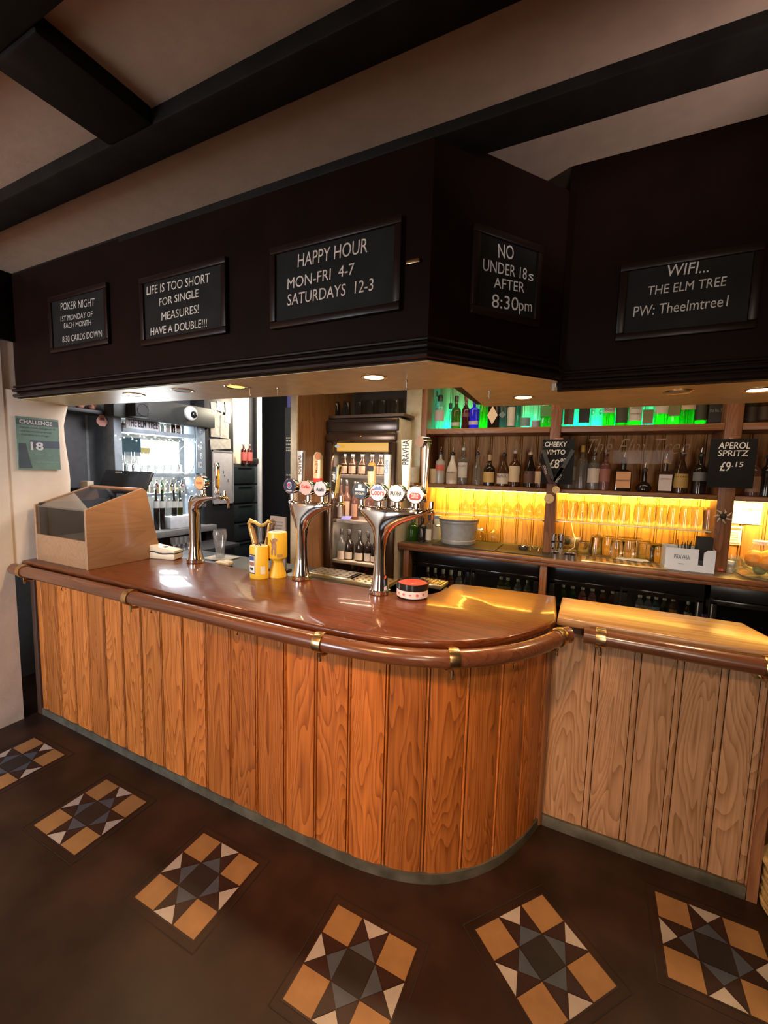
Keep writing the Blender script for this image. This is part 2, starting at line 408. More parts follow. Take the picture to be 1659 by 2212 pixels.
# front wall behind the camera with two windows
w = MB()
for x0, x1, z0, z1 in ((-3.3, -3.1, 0, 3), (-2.1, .35, 0, 3), (1.45, 2.3, 0, 3), (-3.1, -2.1, 0, .7), (-3.1, -2.1, 2.3, 3), (.35, 1.45, 0, .7), (.35, 1.45, 2.3, 3)):
    w.box(((x0+x1)/2, -2.97, (z0+z1)/2), (x1-x0, .1, z1-z0))
struct(w.build('wall_front', plaster))
# beams
bt = []
def beam(y0, y1, x0, x1, z0, z1):
    b = MB(); b.box(((x0+x1)/2, (y0+y1)/2, (z0+z1)/2), (x1-x0, y1-y0, z1-z0), .008); bt.append(b)
beam(1.402, 1.548, -3.3, .9, 2.785, 2.94)       # over the canopy
beam(.972, 1.094, -3.24, 2.2, 2.772, 2.86)      # along the bar
beam(.5, .655, -3.24, 2.2, 2.78, 2.86)
beam(.655, .972, -1.55, -1.327, 2.771, 2.86)    # cross piece
beam(.655, .972, -3.24, -2.9, 2.775, 2.86)
bt.append(MB().box((-3.242, 1.05, 2.62), (.03, .74, .4), .005))
for i, b in enumerate(bt): struct(b.build('trim_%d' % (i+1), beam_paint))
# ------------------------------------------------------------------ canopy over the bar
CA, CB = (-.532, 1.405), (-.148, 1.905)          # the canted corner of the canopy
CANG = math.atan2(CB[1]-CA[1], CB[0]-CA[0])
can = thing('bar_canopy', 'dark brown panelled canopy hanging from the ceiling over the wooden bar', 'canopy')
b = MB()
b.prism([(-3.3, 1.40), CA, CB, (CB[0], 1.955), (CB[0]-.05, 1.99), (-.57, 1.44), (-3.3, 1.44)], 2.08, 2.81)
b.build('fascia_panel', dark_paint, can, smooth=False)
b = MB(); b.box((.8, 1.975, 2.49), (1.9, .04, .88)); b.build('fascia_panel', dark_paint, can, smooth=False)
# moulding along the lower edge
mo = MB()
for d, z, r in ((.012, 2.095, .012), (.016, 2.125, .010), (.008, 2.15, .007)):
    n = (math.sin(CANG), -math.cos(CANG))
    mo.tube([(-3.3, 1.40-d, z), (CA[0]+n[0]*d*.5, CA[1]-d, z), (CB[0]+n[0]*d, CB[1]+n[1]*d, z)], r, 8)
    mo.tube([(CB[0]+.02, 1.955-d, z-.03), (1.74, 1.955-d, z-.03)], r, 8)
mo.build('moulding', plain('black_gloss_moulding', (0.01, 0.005, 0.004), .25, spec=.4), can)
sof = plain('soffit_board', (0.62, 0.44, 0.2), .4, var=.12, scale=12)
b = MB()
b.prism([(-3.3, 1.42), (CA[0], 1.42), CB, (-.17, 2.545), (-.582, 2.5), (-.549, 1.905), (-1.4, 1.855), (-2.75, 1.73), (-3.3, 1.70)], 2.078, 2.098)
b.prism([(-.165, 1.96), (1.74, 1.96), (1.74, 2.57), (-.165, 2.545)], 2.052, 2.07)
b.build('soffit', sof, can, smooth=False)
b = MB(); b.prism([(-3.3, 1.72), (-2.75, 1.75), (-1.4, 1.875), (-.57, 1.925), (-.60, 2.52), (-.17, 2.565), (1.74, 2.59), (1.74, 2.62), (-.2, 2.6), (-.64, 2.56), (-.62, 1.96), (-1.4, 1.91), (-2.75, 1.79), (-3.3, 1.76)], 2.10, 2.9)
b.build('back_panel', dark_paint, can, smooth=False)
b = MB(); b.box((-.165, 1.965, 2.08), (.012, .03, .06)); b.tube([(-.155, 1.945, 2.06), (-.155, 1.94, 2.17)], .004, 6); b.build('corner_clip', steel, can)

# recessed lamps
def downlight(px, py, z, label, on, power):
    p = at(px, py, Z=z)
    t = thing('downlight', label, 'ceiling light', (p.x, p.y, z), group='recessed lamps in the canopy underside')
    b = MB(); b.lathe([(.04, -.002), (.052, -.004), (.056, -.001), (.056, .002), (.04, .002)], n=28, cap=False); b.build('trim_ring', brass, t)
    b = MB(); b.lathe([(.0, -.0015), (.041, -.0015)], n=28, cap=False)
    b.build('lens', emis('lamp_glow_%s' % on, *{'hot': ((1, .72, .36), 28), 'soft': ((1, .72, .16), 1.6), 'white': ((1, .86, .62), 10), 'off': ((.3, .26, .2), .06)}[on]), t)
    if power:
        l = lamp('downlight_beam', 'SPOT', (p.x, p.y, z-.03), power, WARM, target=(p.x, p.y, 0), spot=2.5, blend=.7, radius=.04)
downlight(808, 815, 2.078, 'bright glowing recessed lamp in the canopy above the four-lever beer tap', 'hot', 45)
downlight(510, 835, 2.078, 'dim yellow recessed lamp in the canopy above the yellow collection tins', 'soft', 10)
downlight(290, 852, 2.078, 'bright recessed lamp in the canopy nearest the left wall', 'hot', 26)
downlight(1130, 858, 2.078, 'lit recessed lamp in the canted corner of the canopy', 'hot', 36)
downlight(1640, 842, 2.05, 'white lit recessed lamp at the right edge of the canopy underside', 'white', 30)
downlight(395, 843, 2.078, 'unlit recessed lamp between the two left lamps of the canopy', 'off', 0)
downlight(1465, 846, 2.05, 'unlit recessed lamp under the right-hand part of the canopy', 'off', 0)
for i, (px, py, lab) in enumerate(((600, 838, 'small metal hook hanging under the canopy above the menu card'), (540, 838, 'small metal hook hanging beside the dim yellow lamp'), (878, 822, 'small metal hook hanging right of the brightest canopy lamp'), (1057, 845, 'small metal hook hanging by the canted corner lamp'))):
    p = at(px, py, Z=2.078); b = MB()
    b.tube([(0, 0, 0), (0, 0, -.03), (.004, 0, -.04), (.008, 0, -.036)], .0022, 6); b.ball((0, 0, -.002), .006)
    tag(b.build('ceiling_hook', steel, loc=p), lab, 'hook', 'hooks under the canopy')

# lettered boards on the canopy: frame, board and every written line
def on_plane(px, py, P0, ang):
    """photo pixel -> (u, z) on the upright plane through P0 running at ang"""
    d = _f + _r*((px-CX)/FPX) - _u*((py-CY)/FPX)
    n = (math.sin(ang), -math.cos(ang)); t = (P0[0]*n[0]+P0[1]*n[1])/(d.x*n[0]+d.y*n[1])
    p = EYE+d*t; return (p.x-P0[0])*math.cos(ang)+(p.y-P0[1])*math.sin(ang), p.z
def board(label, P0, ang, frame, lines, tone=chalk):
    U = [on_plane(x, y, P0, ang) for x, y in frame]
    u0, u1 = (U[0][0]+U[3][0])/2, (U[1][0]+U[2][0])/2; z1, z0 = (U[0][1]+U[1][1])/2, (U[2][1]+U[3][1])/2
    org = (P0[0]+u0*math.cos(ang), P0[1]+u0*math.sin(ang), z0)
    t = thing('chalkboard', label, 'sign', org, ang, 'lettered boards on the canopy')
    W, Hh = u1-u0, z1-z0; f = .028
    b = MB(); b.box((W/2, -.004, Hh/2), (W-.01, .008, Hh-.01)); b.build('board', chalkboard, t, smooth=False)
    b = MB()
    for c, d in (((W/2, -.009, f/2), (W, .018, f)), ((W/2, -.009, Hh-f/2), (W, .018, f)), ((f/2, -.009, Hh/2), (f, .018, Hh-2*f)), ((W-f/2, -.009, Hh/2), (f, .018, Hh-2*f))): b.box(c, d, .005)
    b.build('frame', plain('board_frame_paint', (0.014, 0.006, 0.0045), .35, spec=.25), t)
    for body, x0, y0, x1, y1, hp in lines:
        a = on_plane(x0, y0, P0, ang); c = on_plane(x1, y1, P0, ang); e = on_plane(x0, y0-hp, P0, ang)
        text('lettering', body, tone, t, (a[0]-u0, -.0086, a[1]-z0), w=math.hypot(c[0]-a[0], c[1]-a[1]), h=e[1]-a[1], tilt=math.atan2(c[1]-a[1], c[0]-a[0]), shear=.06)
dimchalk = plain('faded_chalk_paint', (0.4, 0.35, 0.31), .8, var=.3, scale=60)
board('black board on the canopy reading POKER NIGHT', (-3, 1.40), 0, [(112, 640), (238, 615), (238, 745), (112, 765)],
      [('POKER NIGHT', 135, 672, 208.6, 662, 17), ('1ST MONDAY OF', 135, 696, 204, 685, 12), ('EACH MONTH', 142, 711, 201, 703, 12), ('8.30 CARDS DOWN', 139, 741, 224.5, 728, 14)], dimchalk)
board('black framed board on the canopy reading LIFE IS TOO SHORT FOR SINGLE MEASURES', (-3, 1.40), 0, [(308, 600), (493, 560), (493, 724), (308, 748)],
      [('LIFE IS TOO SHORT', 320.7, 639, 457, 611, 19), ('FOR SINGLE', 347.7, 663, 433, 642.6, 17), ('MEASURES!', 352.7, 694, 433, 677, 18), ('HAVE A DOUBLE!!!', 329, 726, 450.6, 707, 17)], plain('chalk_paint_warm', (0.6, 0.52, 0.43), .8, var=.25, scale=60))
board('large black board on the canopy reading HAPPY HOUR', (-3, 1.40), 0, [(588, 525), (868, 485), (870, 675), (588, 711)],
      [('HAPPY HOUR', 646, 580, 796, 547, 30), ('MON-FRI  4-7', 624, 627, 768.5, 594, 24), ('SATURDAYS  12-3', 624, 662, 808.7, 629, 25)], plain('chalk_paint_pink', (0.66, 0.54, 0.47), .8, var=.2, scale=60))
board('small black board on the canted canopy corner reading NO UNDER 18s AFTER 8:30pm', CA, CANG, [(1019, 486), (1166, 531), (1162, 710), (1015, 680)],
      [('NO', 1073, 559, 1106.6, 563, 32), ('UNDER 18', 1040, 586, 1134, 606, 27), ('s', 1137, 607, 1148, 610, 24), ('AFTER', 1063, 623, 1128.6, 634, 24), ('8:30', 1059, 665.5, 1116, 673, 31), ('pm', 1117, 672, 1145.4, 675, 26)], plain('chalk_paint_white', (0.8, 0.77, 0.74), .8, var=.1, scale=60))
board('black board on the right part of the canopy reading WIFI with the password', (-.148, 1.955), 0, [(1335, 560), (1640, 545), (1640, 715), (1335, 735)],
      [('WIFI...', 1438.3, 600, 1529, 590, 26), ('THE ELM TREE', 1398, 640, 1567, 619, 20), ('PW: Theelmtree1', 1366.7, 686.5, 1571, 663, 23)])
p = at(893, 566, Y=1.40); b = MB(); b.box((0, -.004, 0), (.05, .008, .014), .002)
tag(b.build('metal_catch', brass, loc=p), 'small metal catch on the canopy right of the HAPPY HOUR board', 'catch')

# ------------------------------------------------------------------ bar counter
bar = thing('bar_counter', 'long wooden bar counter with upright oak boards and a rounded corner', 'bar counter')
def boarding(P, z0, z1, first=.0, step=.148, bead=.02, cuts=None):
    """upright boards with a narrow bead between, following a plan path"""
    b = MB(); L = arclen(P)
    def pos(s):
        s = min(max(s, 0), L[-1]); k = min(max(j for j in range(len(L)) if L[j] <= s+1e-9), len(P)-2)
        t = (s-L[k])/(L[k+1]-L[k]); x = P[k][0]+(P[k+1][0]-P[k][0])*t; y = P[k][1]+(P[k+1][1]-P[k][1])*t
        a = P[max(0, k-1)]; c = P[min(len(P)-1, k+2)]; l = math.hypot(c[0]-a[0], c[1]-a[1])
        return x, y, (c[1]-a[1])/l, -(c[0]-a[0])/l
    def strip(s0, s1, d, n):
        if s1-s0 < .004: return
        rings = []
        for (z) in (z0, z1):
            ring = []
            for i in range(n+1):
                s = s0+(s1-s0)*i/n; x, y, nx, ny = pos(s); e = d if 0 < i < n else d-.005
                ring.append((x+nx*e, y+ny*e, z))
            for i in range(n, -1, -1):
                s = s0+(s1-s0)*i/n; x, y, nx, ny = pos(s); ring.append((x-nx*.02, y-ny*.02, z))
            rings.append(ring)
        b.loft(rings)
    cuts = [c for c in ([first+step*k for k in range(60)] if not cuts else cuts) if .02 < c < L[-1]-.02]+[L[-1]+bead/2]
    s = 0.0
    for c in cuts:
        strip(s+.0012, c-bead/2-.0012, .0, 6)
        if c < L[-1]: strip(c-bead/2+.0022, c+bead/2-.0022, -.003, 3)
        s = c+bead/2
    return b
boarding(FRONT, .012, 1.0, first=.063, step=.1645, bead=.016).build('front_boarding', oak, bar)
RP = [(-.11, 2.05), (.69, 2.05)]
boarding(resample(RP, .05), .012, 1.0, bead=.026, cuts=[.197, .351, .503, .651, .775]).build('return_boarding', oak_pale, bar)['label'] = 'paler oak boarding of the set-back right part'
b = MB(); b.cyl((-.118, 2.035, .01), (-.118, 2.035, 1.0), .02); b.build('corner_post', postwood, bar)
b = MB()
K1 = offset(resample(FRONT, .06), .006)
rings = [[(p[0], p[1], 0), (p[0], p[1], .045), (q[0], q[1], .05), (q[0], q[1], 0)] for p, q in zip(K1, offset(resample(FRONT, .06), -.02))]
b.loft(rings)
b.box((.285, 2.046, .028), (.79, .02, .056), .004)
b.build('skirting', plain('grey_skirting', (0.075, 0.065, 0.045), .55, var=.4, scale=12), bar)
b = MB(); b.box((.7, 2.2, .5), (.035, .32, 1.0)); b.build('end_panel', postwood, bar)
MB().box((-3.222, 1.43, .5), (.05, .05, 1.0), .004).build('end_post', plain('dark_end_post', (.05, .022, .013), .5), bar)
b = MB()
inner = offset(resample(FRONT, .06), -.022)
rings = [[(p[0], p[1], .01), (p[0], p[1], 1.0), (q[0], q[1], 1.0), (q[0], q[1], .01)] for p, q in zip(inner, offset(resample(FRONT, .06), -.045))]
b.loft(rings); b.box((.28, 2.085, .5), (.8, .02, 1.0)); b.build('carcass', postwood, bar, smooth=False)
# countertop: front outline offset from the boards, back edge with the scooped serving notch
front_edge = [(x, y) for x, y in offset(resample(FRONT, .05), .048) if y < 1.93]
BACK = catmull([(-.118, 2.339), (-.4, 2.325), (-.645, 2.288), (-.668, 2.16), (-.705, 2.04), (-.78, 1.985), (-1.05, 1.965), (-1.5, 1.95), (-1.95, 1.93), (-2.25, 1.95), (-2.7, 1.96), (-3.24, 1.96)], 6)
front_edge = [(-3.24, front_edge[0][1])]+front_edge[1:]
top_poly = front_edge+[(-.092, 1.95), (-.092, 2.03)]+[q for q in BACK]
ct = thing('bar_countertop', 'glossy dark wood countertop of the bar with a rounded end', 'countertop')
b = MB(); b.prism(top_poly, 1.022, 1.06, bev=.012); b.build('top', mahog, ct)
b = MB(); ins = [(x, y) for x, y in offset(resample(FRONT, .05), .02) if y < 1.95]
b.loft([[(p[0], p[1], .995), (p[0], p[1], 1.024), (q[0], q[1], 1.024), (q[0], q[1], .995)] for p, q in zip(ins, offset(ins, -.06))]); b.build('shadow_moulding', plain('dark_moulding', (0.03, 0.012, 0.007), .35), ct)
ct2 = thing('bar_countertop', 'wooden countertop of the set-back right end of the bar, strip glow painted into its colour', 'countertop')
b = MB(); b.prism([(-.088, 1.985), (.71, 1.985), (.71, 2.16), (.655, 2.338), (-.088, 2.338)], 1.022, 1.06, bev=.01); b.build('top', wood('glow_countertop_wood', (0.2, 0.09, 0.03), (0.42, 0.23, 0.09), 'X', 0.8, rough=.38, coat=.5, island=.05, bump=.3, coat_rough=.17), ct2)  # light strip reflection put into the paler, yellower wood colour
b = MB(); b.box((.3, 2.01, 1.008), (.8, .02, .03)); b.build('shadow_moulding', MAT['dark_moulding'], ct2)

# handrails with brass brackets
RZ = 1.012
railP = [(x, y) for x, y in offset(resample(FRONT, .04), .092)]
railP = [(-3.24, railP[0][1])]+[p for p in railP if p[1] < 1.92 or p[0] < -.5][1:]
rp = [p for p in railP]+[(-.034, 1.925)]
rl = thing('bar_handrail', 'long dark wooden handrail curving round the bar corner on brass brackets', 'handrail')
b = MB(); b.tube([(x, y, RZ) for x, y in rp], .034, 16); b.build('rail', railwood, rl)
def bracket(parent, p, tdir, back):
    """brass clamp round the rail, a stalk below it and a rose on the boards"""
    t = Vector((tdir[0], tdir[1], 0)).normalized(); n = Vector((t.y, -t.x, 0)); P0 = Vector((p[0], p[1], RZ))
    q = t.to_track_quat('Z', 'Y').to_matrix().to_4x4()
    b = MB(); b.lathe([(.0345, -.018), (.04, -.019), (.041, -.012), (.041, .012), (.04, .019), (.0345, .018)], P0, 20, q, cap=False)
    s = P0+Vector((0, 0, -.034)); e = P0-n*back+Vector((0, 0, -.062))
    b.tube([s, s+Vector((0, 0, -.022)), s-n*(back*.4)+Vector((0, 0, -.03)), e], [.008, .009, .007, .007], 8)
    b.cyl(P0+Vector((0, 0, -.05)), P0+Vector((0, 0, -.078)), .006)
    b.lathe([(.0, 0), (.024, 0), (.02, .008), (.0, .01)], e, 16, n.to_track_quat('Z', 'Y').to_matrix().to_4x4(), cap=False)
    o = b.build('brass_bracket', brass, parent); o['label'] = 'brass bracket'
for px, py in ((42, 1235), (288, 1290), (687, 1388), (962, 1415), (1212, 1380)):
    w_ = at(px, py, Z=RZ); k = min(range(len(rp)-1), key=lambda i: (rp[i][0]-w_.x)**2+(rp[i][1]-w_.y)**2)
    a, c = rp[max(0, k-1)], rp[min(len(rp)-1, k+1)]
    bracket(rl, rp[k], (c[0]-a[0], c[1]-a[1]), .085)
for px, py in ((140, 1268), (333, 1315), (519, 1361), (1110, 1430)):   # cup hooks on the boards below the rail
    w_ = at(px, py, Y=1.41) if px < 1000 else at(px, py, Y=1.62)
    o = MB().tube([(0, .006, .008), (0, -.012, .006), (.004, -.02, -.006), (0, -.014, -.018), (-.003, -.022, -.012)], .0028, 6).ball((0, -.002, .008), .008).build('coat_hook', brass, loc=w_)
    tag(o, {140: 'small brass coat hook under the rail at the left end of the bar', 333: 'small brass coat hook beside the left rail bracket', 519: 'small brass coat hook under the rail below the yellow tins', 1110: 'small brass coat hook under the rail on the bar curve'}[px], 'hook', 'coat hooks under the bar rail')
rl2 = thing('bar_handrail', 'short straight dark handrail on the set-back right part of the bar', 'handrail')
b = MB(); b.tube([(.022, 1.955, RZ), (.76, 1.955, RZ)], .034, 16); b.build('rail', railwood, rl2)
bracket(rl2, (.087, 1.955), (1, 0), .09); bracket(rl2, (.64, 1.955), (1, 0), .09)
# ------------------------------------------------------------------ back bar (right): shelving, counter, coolers
BZ = 1.08                                   # back counter height
YS, YB = 3.45, 3.78                         # shelf front and back panel
PX1, PX2, PX3 = at(913, 1000, Y=YS).x, at(1195, 1000, Y=YS).x, at(1577, 1000, Y=YS).x
XR = 1.75
bb = thing('back_bar_shelving', 'brown wooden back bar shelving with grooved boards behind the spirit bottles', 'shelving', (0, YB, 0))
def loc0(b, name, mt, parent=bb, **k):
    """geometry given in room coordinates, stored relative to its parent"""
    bmesh.ops.translate(b.b, vec=-Vector(parent.location), verts=b.b.verts); return b.build(name, mt, parent, **k)
Z1, Z2 = at(1197, 1056, Y=YS).z, at(1197, 921, Y=YS).z
loc0(boarding([(XR, YB), (-1.44, YB)][::-1], BZ-.1, 2.75, step=.128, bead=.018), 'back_boarding', panelwood)
for x, wd_ in ((PX1, .05), (PX2, .075), (PX3, .09)):
    loc0(MB().box((x, (YS+YB)/2, (BZ+2.75)/2), (wd_, YB-YS-.004, 2.75-BZ), .004), 'upright', postwood)
for z, t_ in ((Z1, .032), (Z2, .045)):
    b = MB()
    for a, c in ((PX1+.026, PX2-.039), (PX2+.039, PX3-.046), (PX3+.046, XR)): b.box(((a+c)/2, (YS+YB)/2+.002, z-t_/2), (c-a, YB-YS-.006, t_), .004)
    loc0(b, 'shelf', shelfwood)
loc0(MB().box(((at(876, 950, Y=YS).x+PX1-.026)/2, YS+.01, 1.9), (PX1-.026-at(876, 950, Y=YS).x, .02, 1.64)), 'side_board', plain('pale_side_board', (0.45, 0.4, 0.28), .5))
bc = thing('back_counter', 'wooden back counter with a moulded front edge and black coolers below', 'countertop', (0, 3.5, 0))
b = MB(); b.box(((XR-1.43)/2, 3.51, BZ-.012), (XR+1.43, .51, .024), .003); loc0(b, 'worktop', plain('dark_worktop', (0.075, 0.06, 0.045), .3), bc)
b = MB()
b.box(((XR-1.44)/2, 3.245, BZ-.016), (XR+1.44, .03, .034), .008); b.box(((XR-1.44)/2, 3.253, BZ-.045), (XR+1.44, .03, .026), .006)
loc0(b, 'front_edge', wood('edge_wood', (0.15, 0.05, 0.018), (0.33, 0.13, 0.05), 'X', 1, rough=.35), bc)
for x in (at(877, 1220, Y=3.26).x, PX2-.005): loc0(MB().box((x, 3.3, (BZ-.058)/2), (.05, .09, BZ-.058), .004), 'leg', postwood, bc)
# LED strips
for i, (a, c, z, col, s, nm, lab) in enumerate((
    (PX1+.03, PX2-.04, Z2, (0, .92, .95), 22, 'teal', 'teal light strip behind the left top-shelf bottles'),
    (PX2+.04, PX3-.05, Z2, (0, .92, .95), 22, 'teal', 'teal light strip behind the right top-shelf bottles'),
    (PX1+.03, PX2-.04, Z1, (1, .68, .1), 60, 'yellow', 'yellow light strip above the inverted wine glasses'),
    (PX2+.04, PX3-.05, Z1, (1, .68, .1), 60, 'yellow', 'yellow light strip above the row of upturned tumblers'),
    (PX3+.05, XR, Z1, (1, .72, .22), 60, 'yellow', 'yellow light strip above the pinned price papers'))):
    top = nm == 'teal'
    zz = z+.006 if top else z-.04
    o = MB().box((0, 0, 0), (c-a, .012, .008), .002).build('light_strip', emis('strip_%s' % nm, col, s), loc=((a+c)/2, YB-.02 if top else YB-.05, zz))
    tag(o, lab, 'light strip', 'light strips in the back bar')
    if top: lamp('strip_light', 'AREA', ((a+c)/2, YB-.07, zz+.008), 24, col, target=((a+c)/2, YB, zz+.12), size=c-a, size_y=.02)
    else: lamp('strip_light', 'AREA', ((a+c)/2, YB-.13, zz+.006), 38, col, target=((a+c)/2, YB+.02, zz-.14), size=c-a, size_y=.02)
# ------------------------------------------------------------------ bottles
def glass_of(key):
    return {'clear': lambda: thin_glass('bottle_clear', (.86, .9, .88), .16, body=.10, bodycol=(.5, .5, .48)),
            'frost': lambda: thin_glass('bottle_frosted', (.8, .82, .8), .12, body=.55, bodycol=(.6, .56, .5)),
            'white': lambda: plain('bottle_white', (.62, .57, .5), .25),
            'green': lambda: thin_glass('bottle_green', (.12, .42, .05), .16, body=.12, bodycol=(.05, .12, .03)),
            'lime': lambda: thin_glass('bottle_lime', (.3, .62, .08), .16, body=.12, bodycol=(.1, .2, .03)),
            'olive': lambda: thin_glass('bottle_olive', (.25, .28, .05), .16, body=.25, bodycol=(.1, .1, .03)),
            'blue': lambda: thin_glass('bottle_blue', (.08, .06, .8), .16, body=.3, bodycol=(.06, .05, .6)),
            'red': lambda: thin_glass('bottle_red', (.2, .03, .03), .16, body=.4, bodycol=(.12, .02, .02)),
            'amber': lambda: thin_glass('bottle_amber', (.35, .16, .06), .16, body=.3, bodycol=(.16, .07, .03)),
            'rose': lambda: thin_glass('bottle_rose', (.6, .3, .25), .16, body=.25, bodycol=(.4, .2, .16)),
            'dark': lambda: plain('bottle_dark', (.014, .01, .008), .1),
            'slate': lambda: thin_glass('bottle_slate', (.12, .2, .24), .16, body=.4, bodycol=(.05, .09, .12)),
            'teal': lambda: thin_glass('bottle_teal', (.1, .3, .28), .16, body=.3, bodycol=(.03, .09, .09)),
            'brown': lambda: plain('bottle_brown', (.04, .018, .01), .12)}[key]()
SHAPES = {   # (radius share, height share, squareness)
 'round':  [(.92, 0), (1, .012), (1, .6), (.9, .66), (.55, .73), (.32, .79), (.3, .95), (.36, .955), (.36, 1)],
 'tall':   [(.92, 0), (1, .012), (1, .68), (.93, .73), (.5, .79), (.33, .82), (.31, .95), (.38, .955), (.38, 1)],
 'slope':  [(.9, 0), (1, .015), (1, .42), (.9, .52), (.55, .72), (.33, .84), (.3, .95), (.36, .955), (.36, 1)],
 'waist':  [(.8, 0), (.95, .02), (1, .2), (.86, .3), (.98, .48), (.8, .58), (.36, .68), (.3, .95), (.36, .955), (.36, 1)],
 'square': [(.95, 0), (1, .012), (1, .6), (.92, .64), (.34, .7), (.3, .95), (.36, .955), (.36, 1)],
 'flask':  [(.7, 0), (1, .1), (1, .22), (.7, .36), (.3, .48), (.24, .95), (.3, .955), (.3, 1)],
 'jar':    [(.9, 0), (1, .015), (1, .66), (.96, .74), (.8, .82), (.45, .88), (.4, .9), (.42, 1)],
 'wine':   [(.9, 0), (1, .012), (1, .55), (.85, .63), (.5, .7), (.36, .76), (.34, .94), (.4, .945), (.4, 1)],
 'beer':   [(.92, 0), (1, .015), (1, .52), (.8, .64), (.42, .78), (.36, .96), (.42, .965), (.42, 1)],
}
def bottle(lab, px, pytop, wpx, Y, z0, shape, glass, paper=None, span=(.12, .5), top='pour', topcol=None, group=None, words=None, wcol=None, h=None, name='spirit_bottle', diamond=False):
    p = at(px, pytop, Y=Y); d = (p-EYE).dot(_f); r = wpx/2*d/FPX
    hh = h if h else p.z-z0
    capn = {'pour': .055, 'cap': .03, 'cork': .035, 'none': 0}[top]; hg = hh-capn
    t = thing(name, lab, 'bottle', (p.x, Y, z0), 0, group)
    sq = shape in ('square',); n = 20
    b = MB(); rings = []
    for k, z in SHAPES[shape]:
        e = 5.0 if (sq and z < .66) else 2.0; ring = []
        for i in range(n):
            a = 2*PI*i/n+PI/n; c_, s_ = math.cos(a), math.sin(a); q = (abs(c_)**e+abs(s_)**e)**(-1/e)
            ring.append((r*k*c_*q, r*k*s_*q*(.7 if sq else 1), z*hg))
        rings.append(ring)
    b.loft(rings); b.build('glass', glass_of(glass), t)
    if paper:
        b = MB(); za, zb = span[0]*hg, span[1]*hg
        if diamond:
            yy = -r*1.01; zm = (za+zb)/2; b.prism([(-r*.85, 0), (0, -(zb-za)/2), (r*.85, 0), (0, (zb-za)/2)], 0, .002, Matrix.Translation((0, yy, zm)) @ Matrix.Rotation(PI/2, 4, 'X'))
        elif sq: b.box((0, -r*.7-.001, (za+zb)/2), (r*1.7, .002, zb-za))
        else:
            def rad(z):
                S = SHAPES[shape]; f = z/hg
                for (k0, z0_), (k1, z1_) in zip(S, S[1:]):
                    if z0_ <= f <= z1_: return r*(k0+(k1-k0)*(f-z0_)/(z1_-z0_))
                return r
            A = [-PI/2+(-1.15+2.3*i/8) for i in range(9)]
            for i in range(8):
                for j in range(3):
                    u, v = za+(zb-za)*j/3, za+(zb-za)*(j+1)/3; ru, rv = rad(u)+.0012, rad(v)+.0012
                    b.quad((ru*math.cos(A[i]), ru*math.sin(A[i]), u), (ru*math.cos(A[i+1]), ru*math.sin(A[i+1]), u), (rv*math.cos(A[i+1]), rv*math.sin(A[i+1]), v), (rv*math.cos(A[i]), rv*math.sin(A[i]), v))
            bmesh.ops.remove_doubles(b.b, verts=b.b.verts, dist=1e-5)
        b.build('paper_label', plain('label_%.2f_%.2f_%.2f' % paper, paper, .6, var=.06), t)
    if words:
        for j, (wd_, zf, hf) in enumerate(words):
            text('label_lettering', wd_, plain('label_ink_%s' % ('dark' if not wcol else '%.1f%.1f%.1f' % wcol), wcol or (.02, .02, .02), .6), t, (0, -(r*.72 if sq else r)-.0035, zf*hg), w=r*1.5, h=hf*hg, align='CENTER')
    k = SHAPES[shape][-1][0]*r
    if top == 'pour':
        b = MB(); b.lathe([(k*1.02, hg-.012), (k*1.1, hg-.01), (k*1.1, hg+.008), (k*.5, hg+.014), (.004, hg+.02)], n=12); b.build('stopper', plain('pourer_stopper', topcol or (.05, .02, .015), .4) if not topcol else plain('stopper_%.2f%.2f' % topcol[:2], topcol, .4), t)
        b = MB(); b.tube([(0, 0, hg+.012), (0, 0, hg+.032), (.004, -.002, hg+.055)], [.0045, .004, .003], 8); b.build('pourer', steel, t)
    elif top in ('cap', 'cork'):
        c_ = topcol or (.015, .012, .012)
        b = MB(); b.lathe([(k*1.12, hg-.022), (k*1.12, hh-.003), (k*1.02, hh), (0, hh)], n=14); b.build('cap', plain('cap_%.2f_%.2f_%.2f' % c_, c_, .35), t)
    return t
TOPG, MIDG = 'bottles on the teal-lit top shelf', 'spirit bottles on the middle shelf'
YT = 3.6
W_, CRM, GREY, BRN, BLK, OLV = (.62, .58, .52), (.6, .48, .34), (.4, .38, .34), (.16, .1, .05), (.02, .017, .015), (.2, .19, .08)
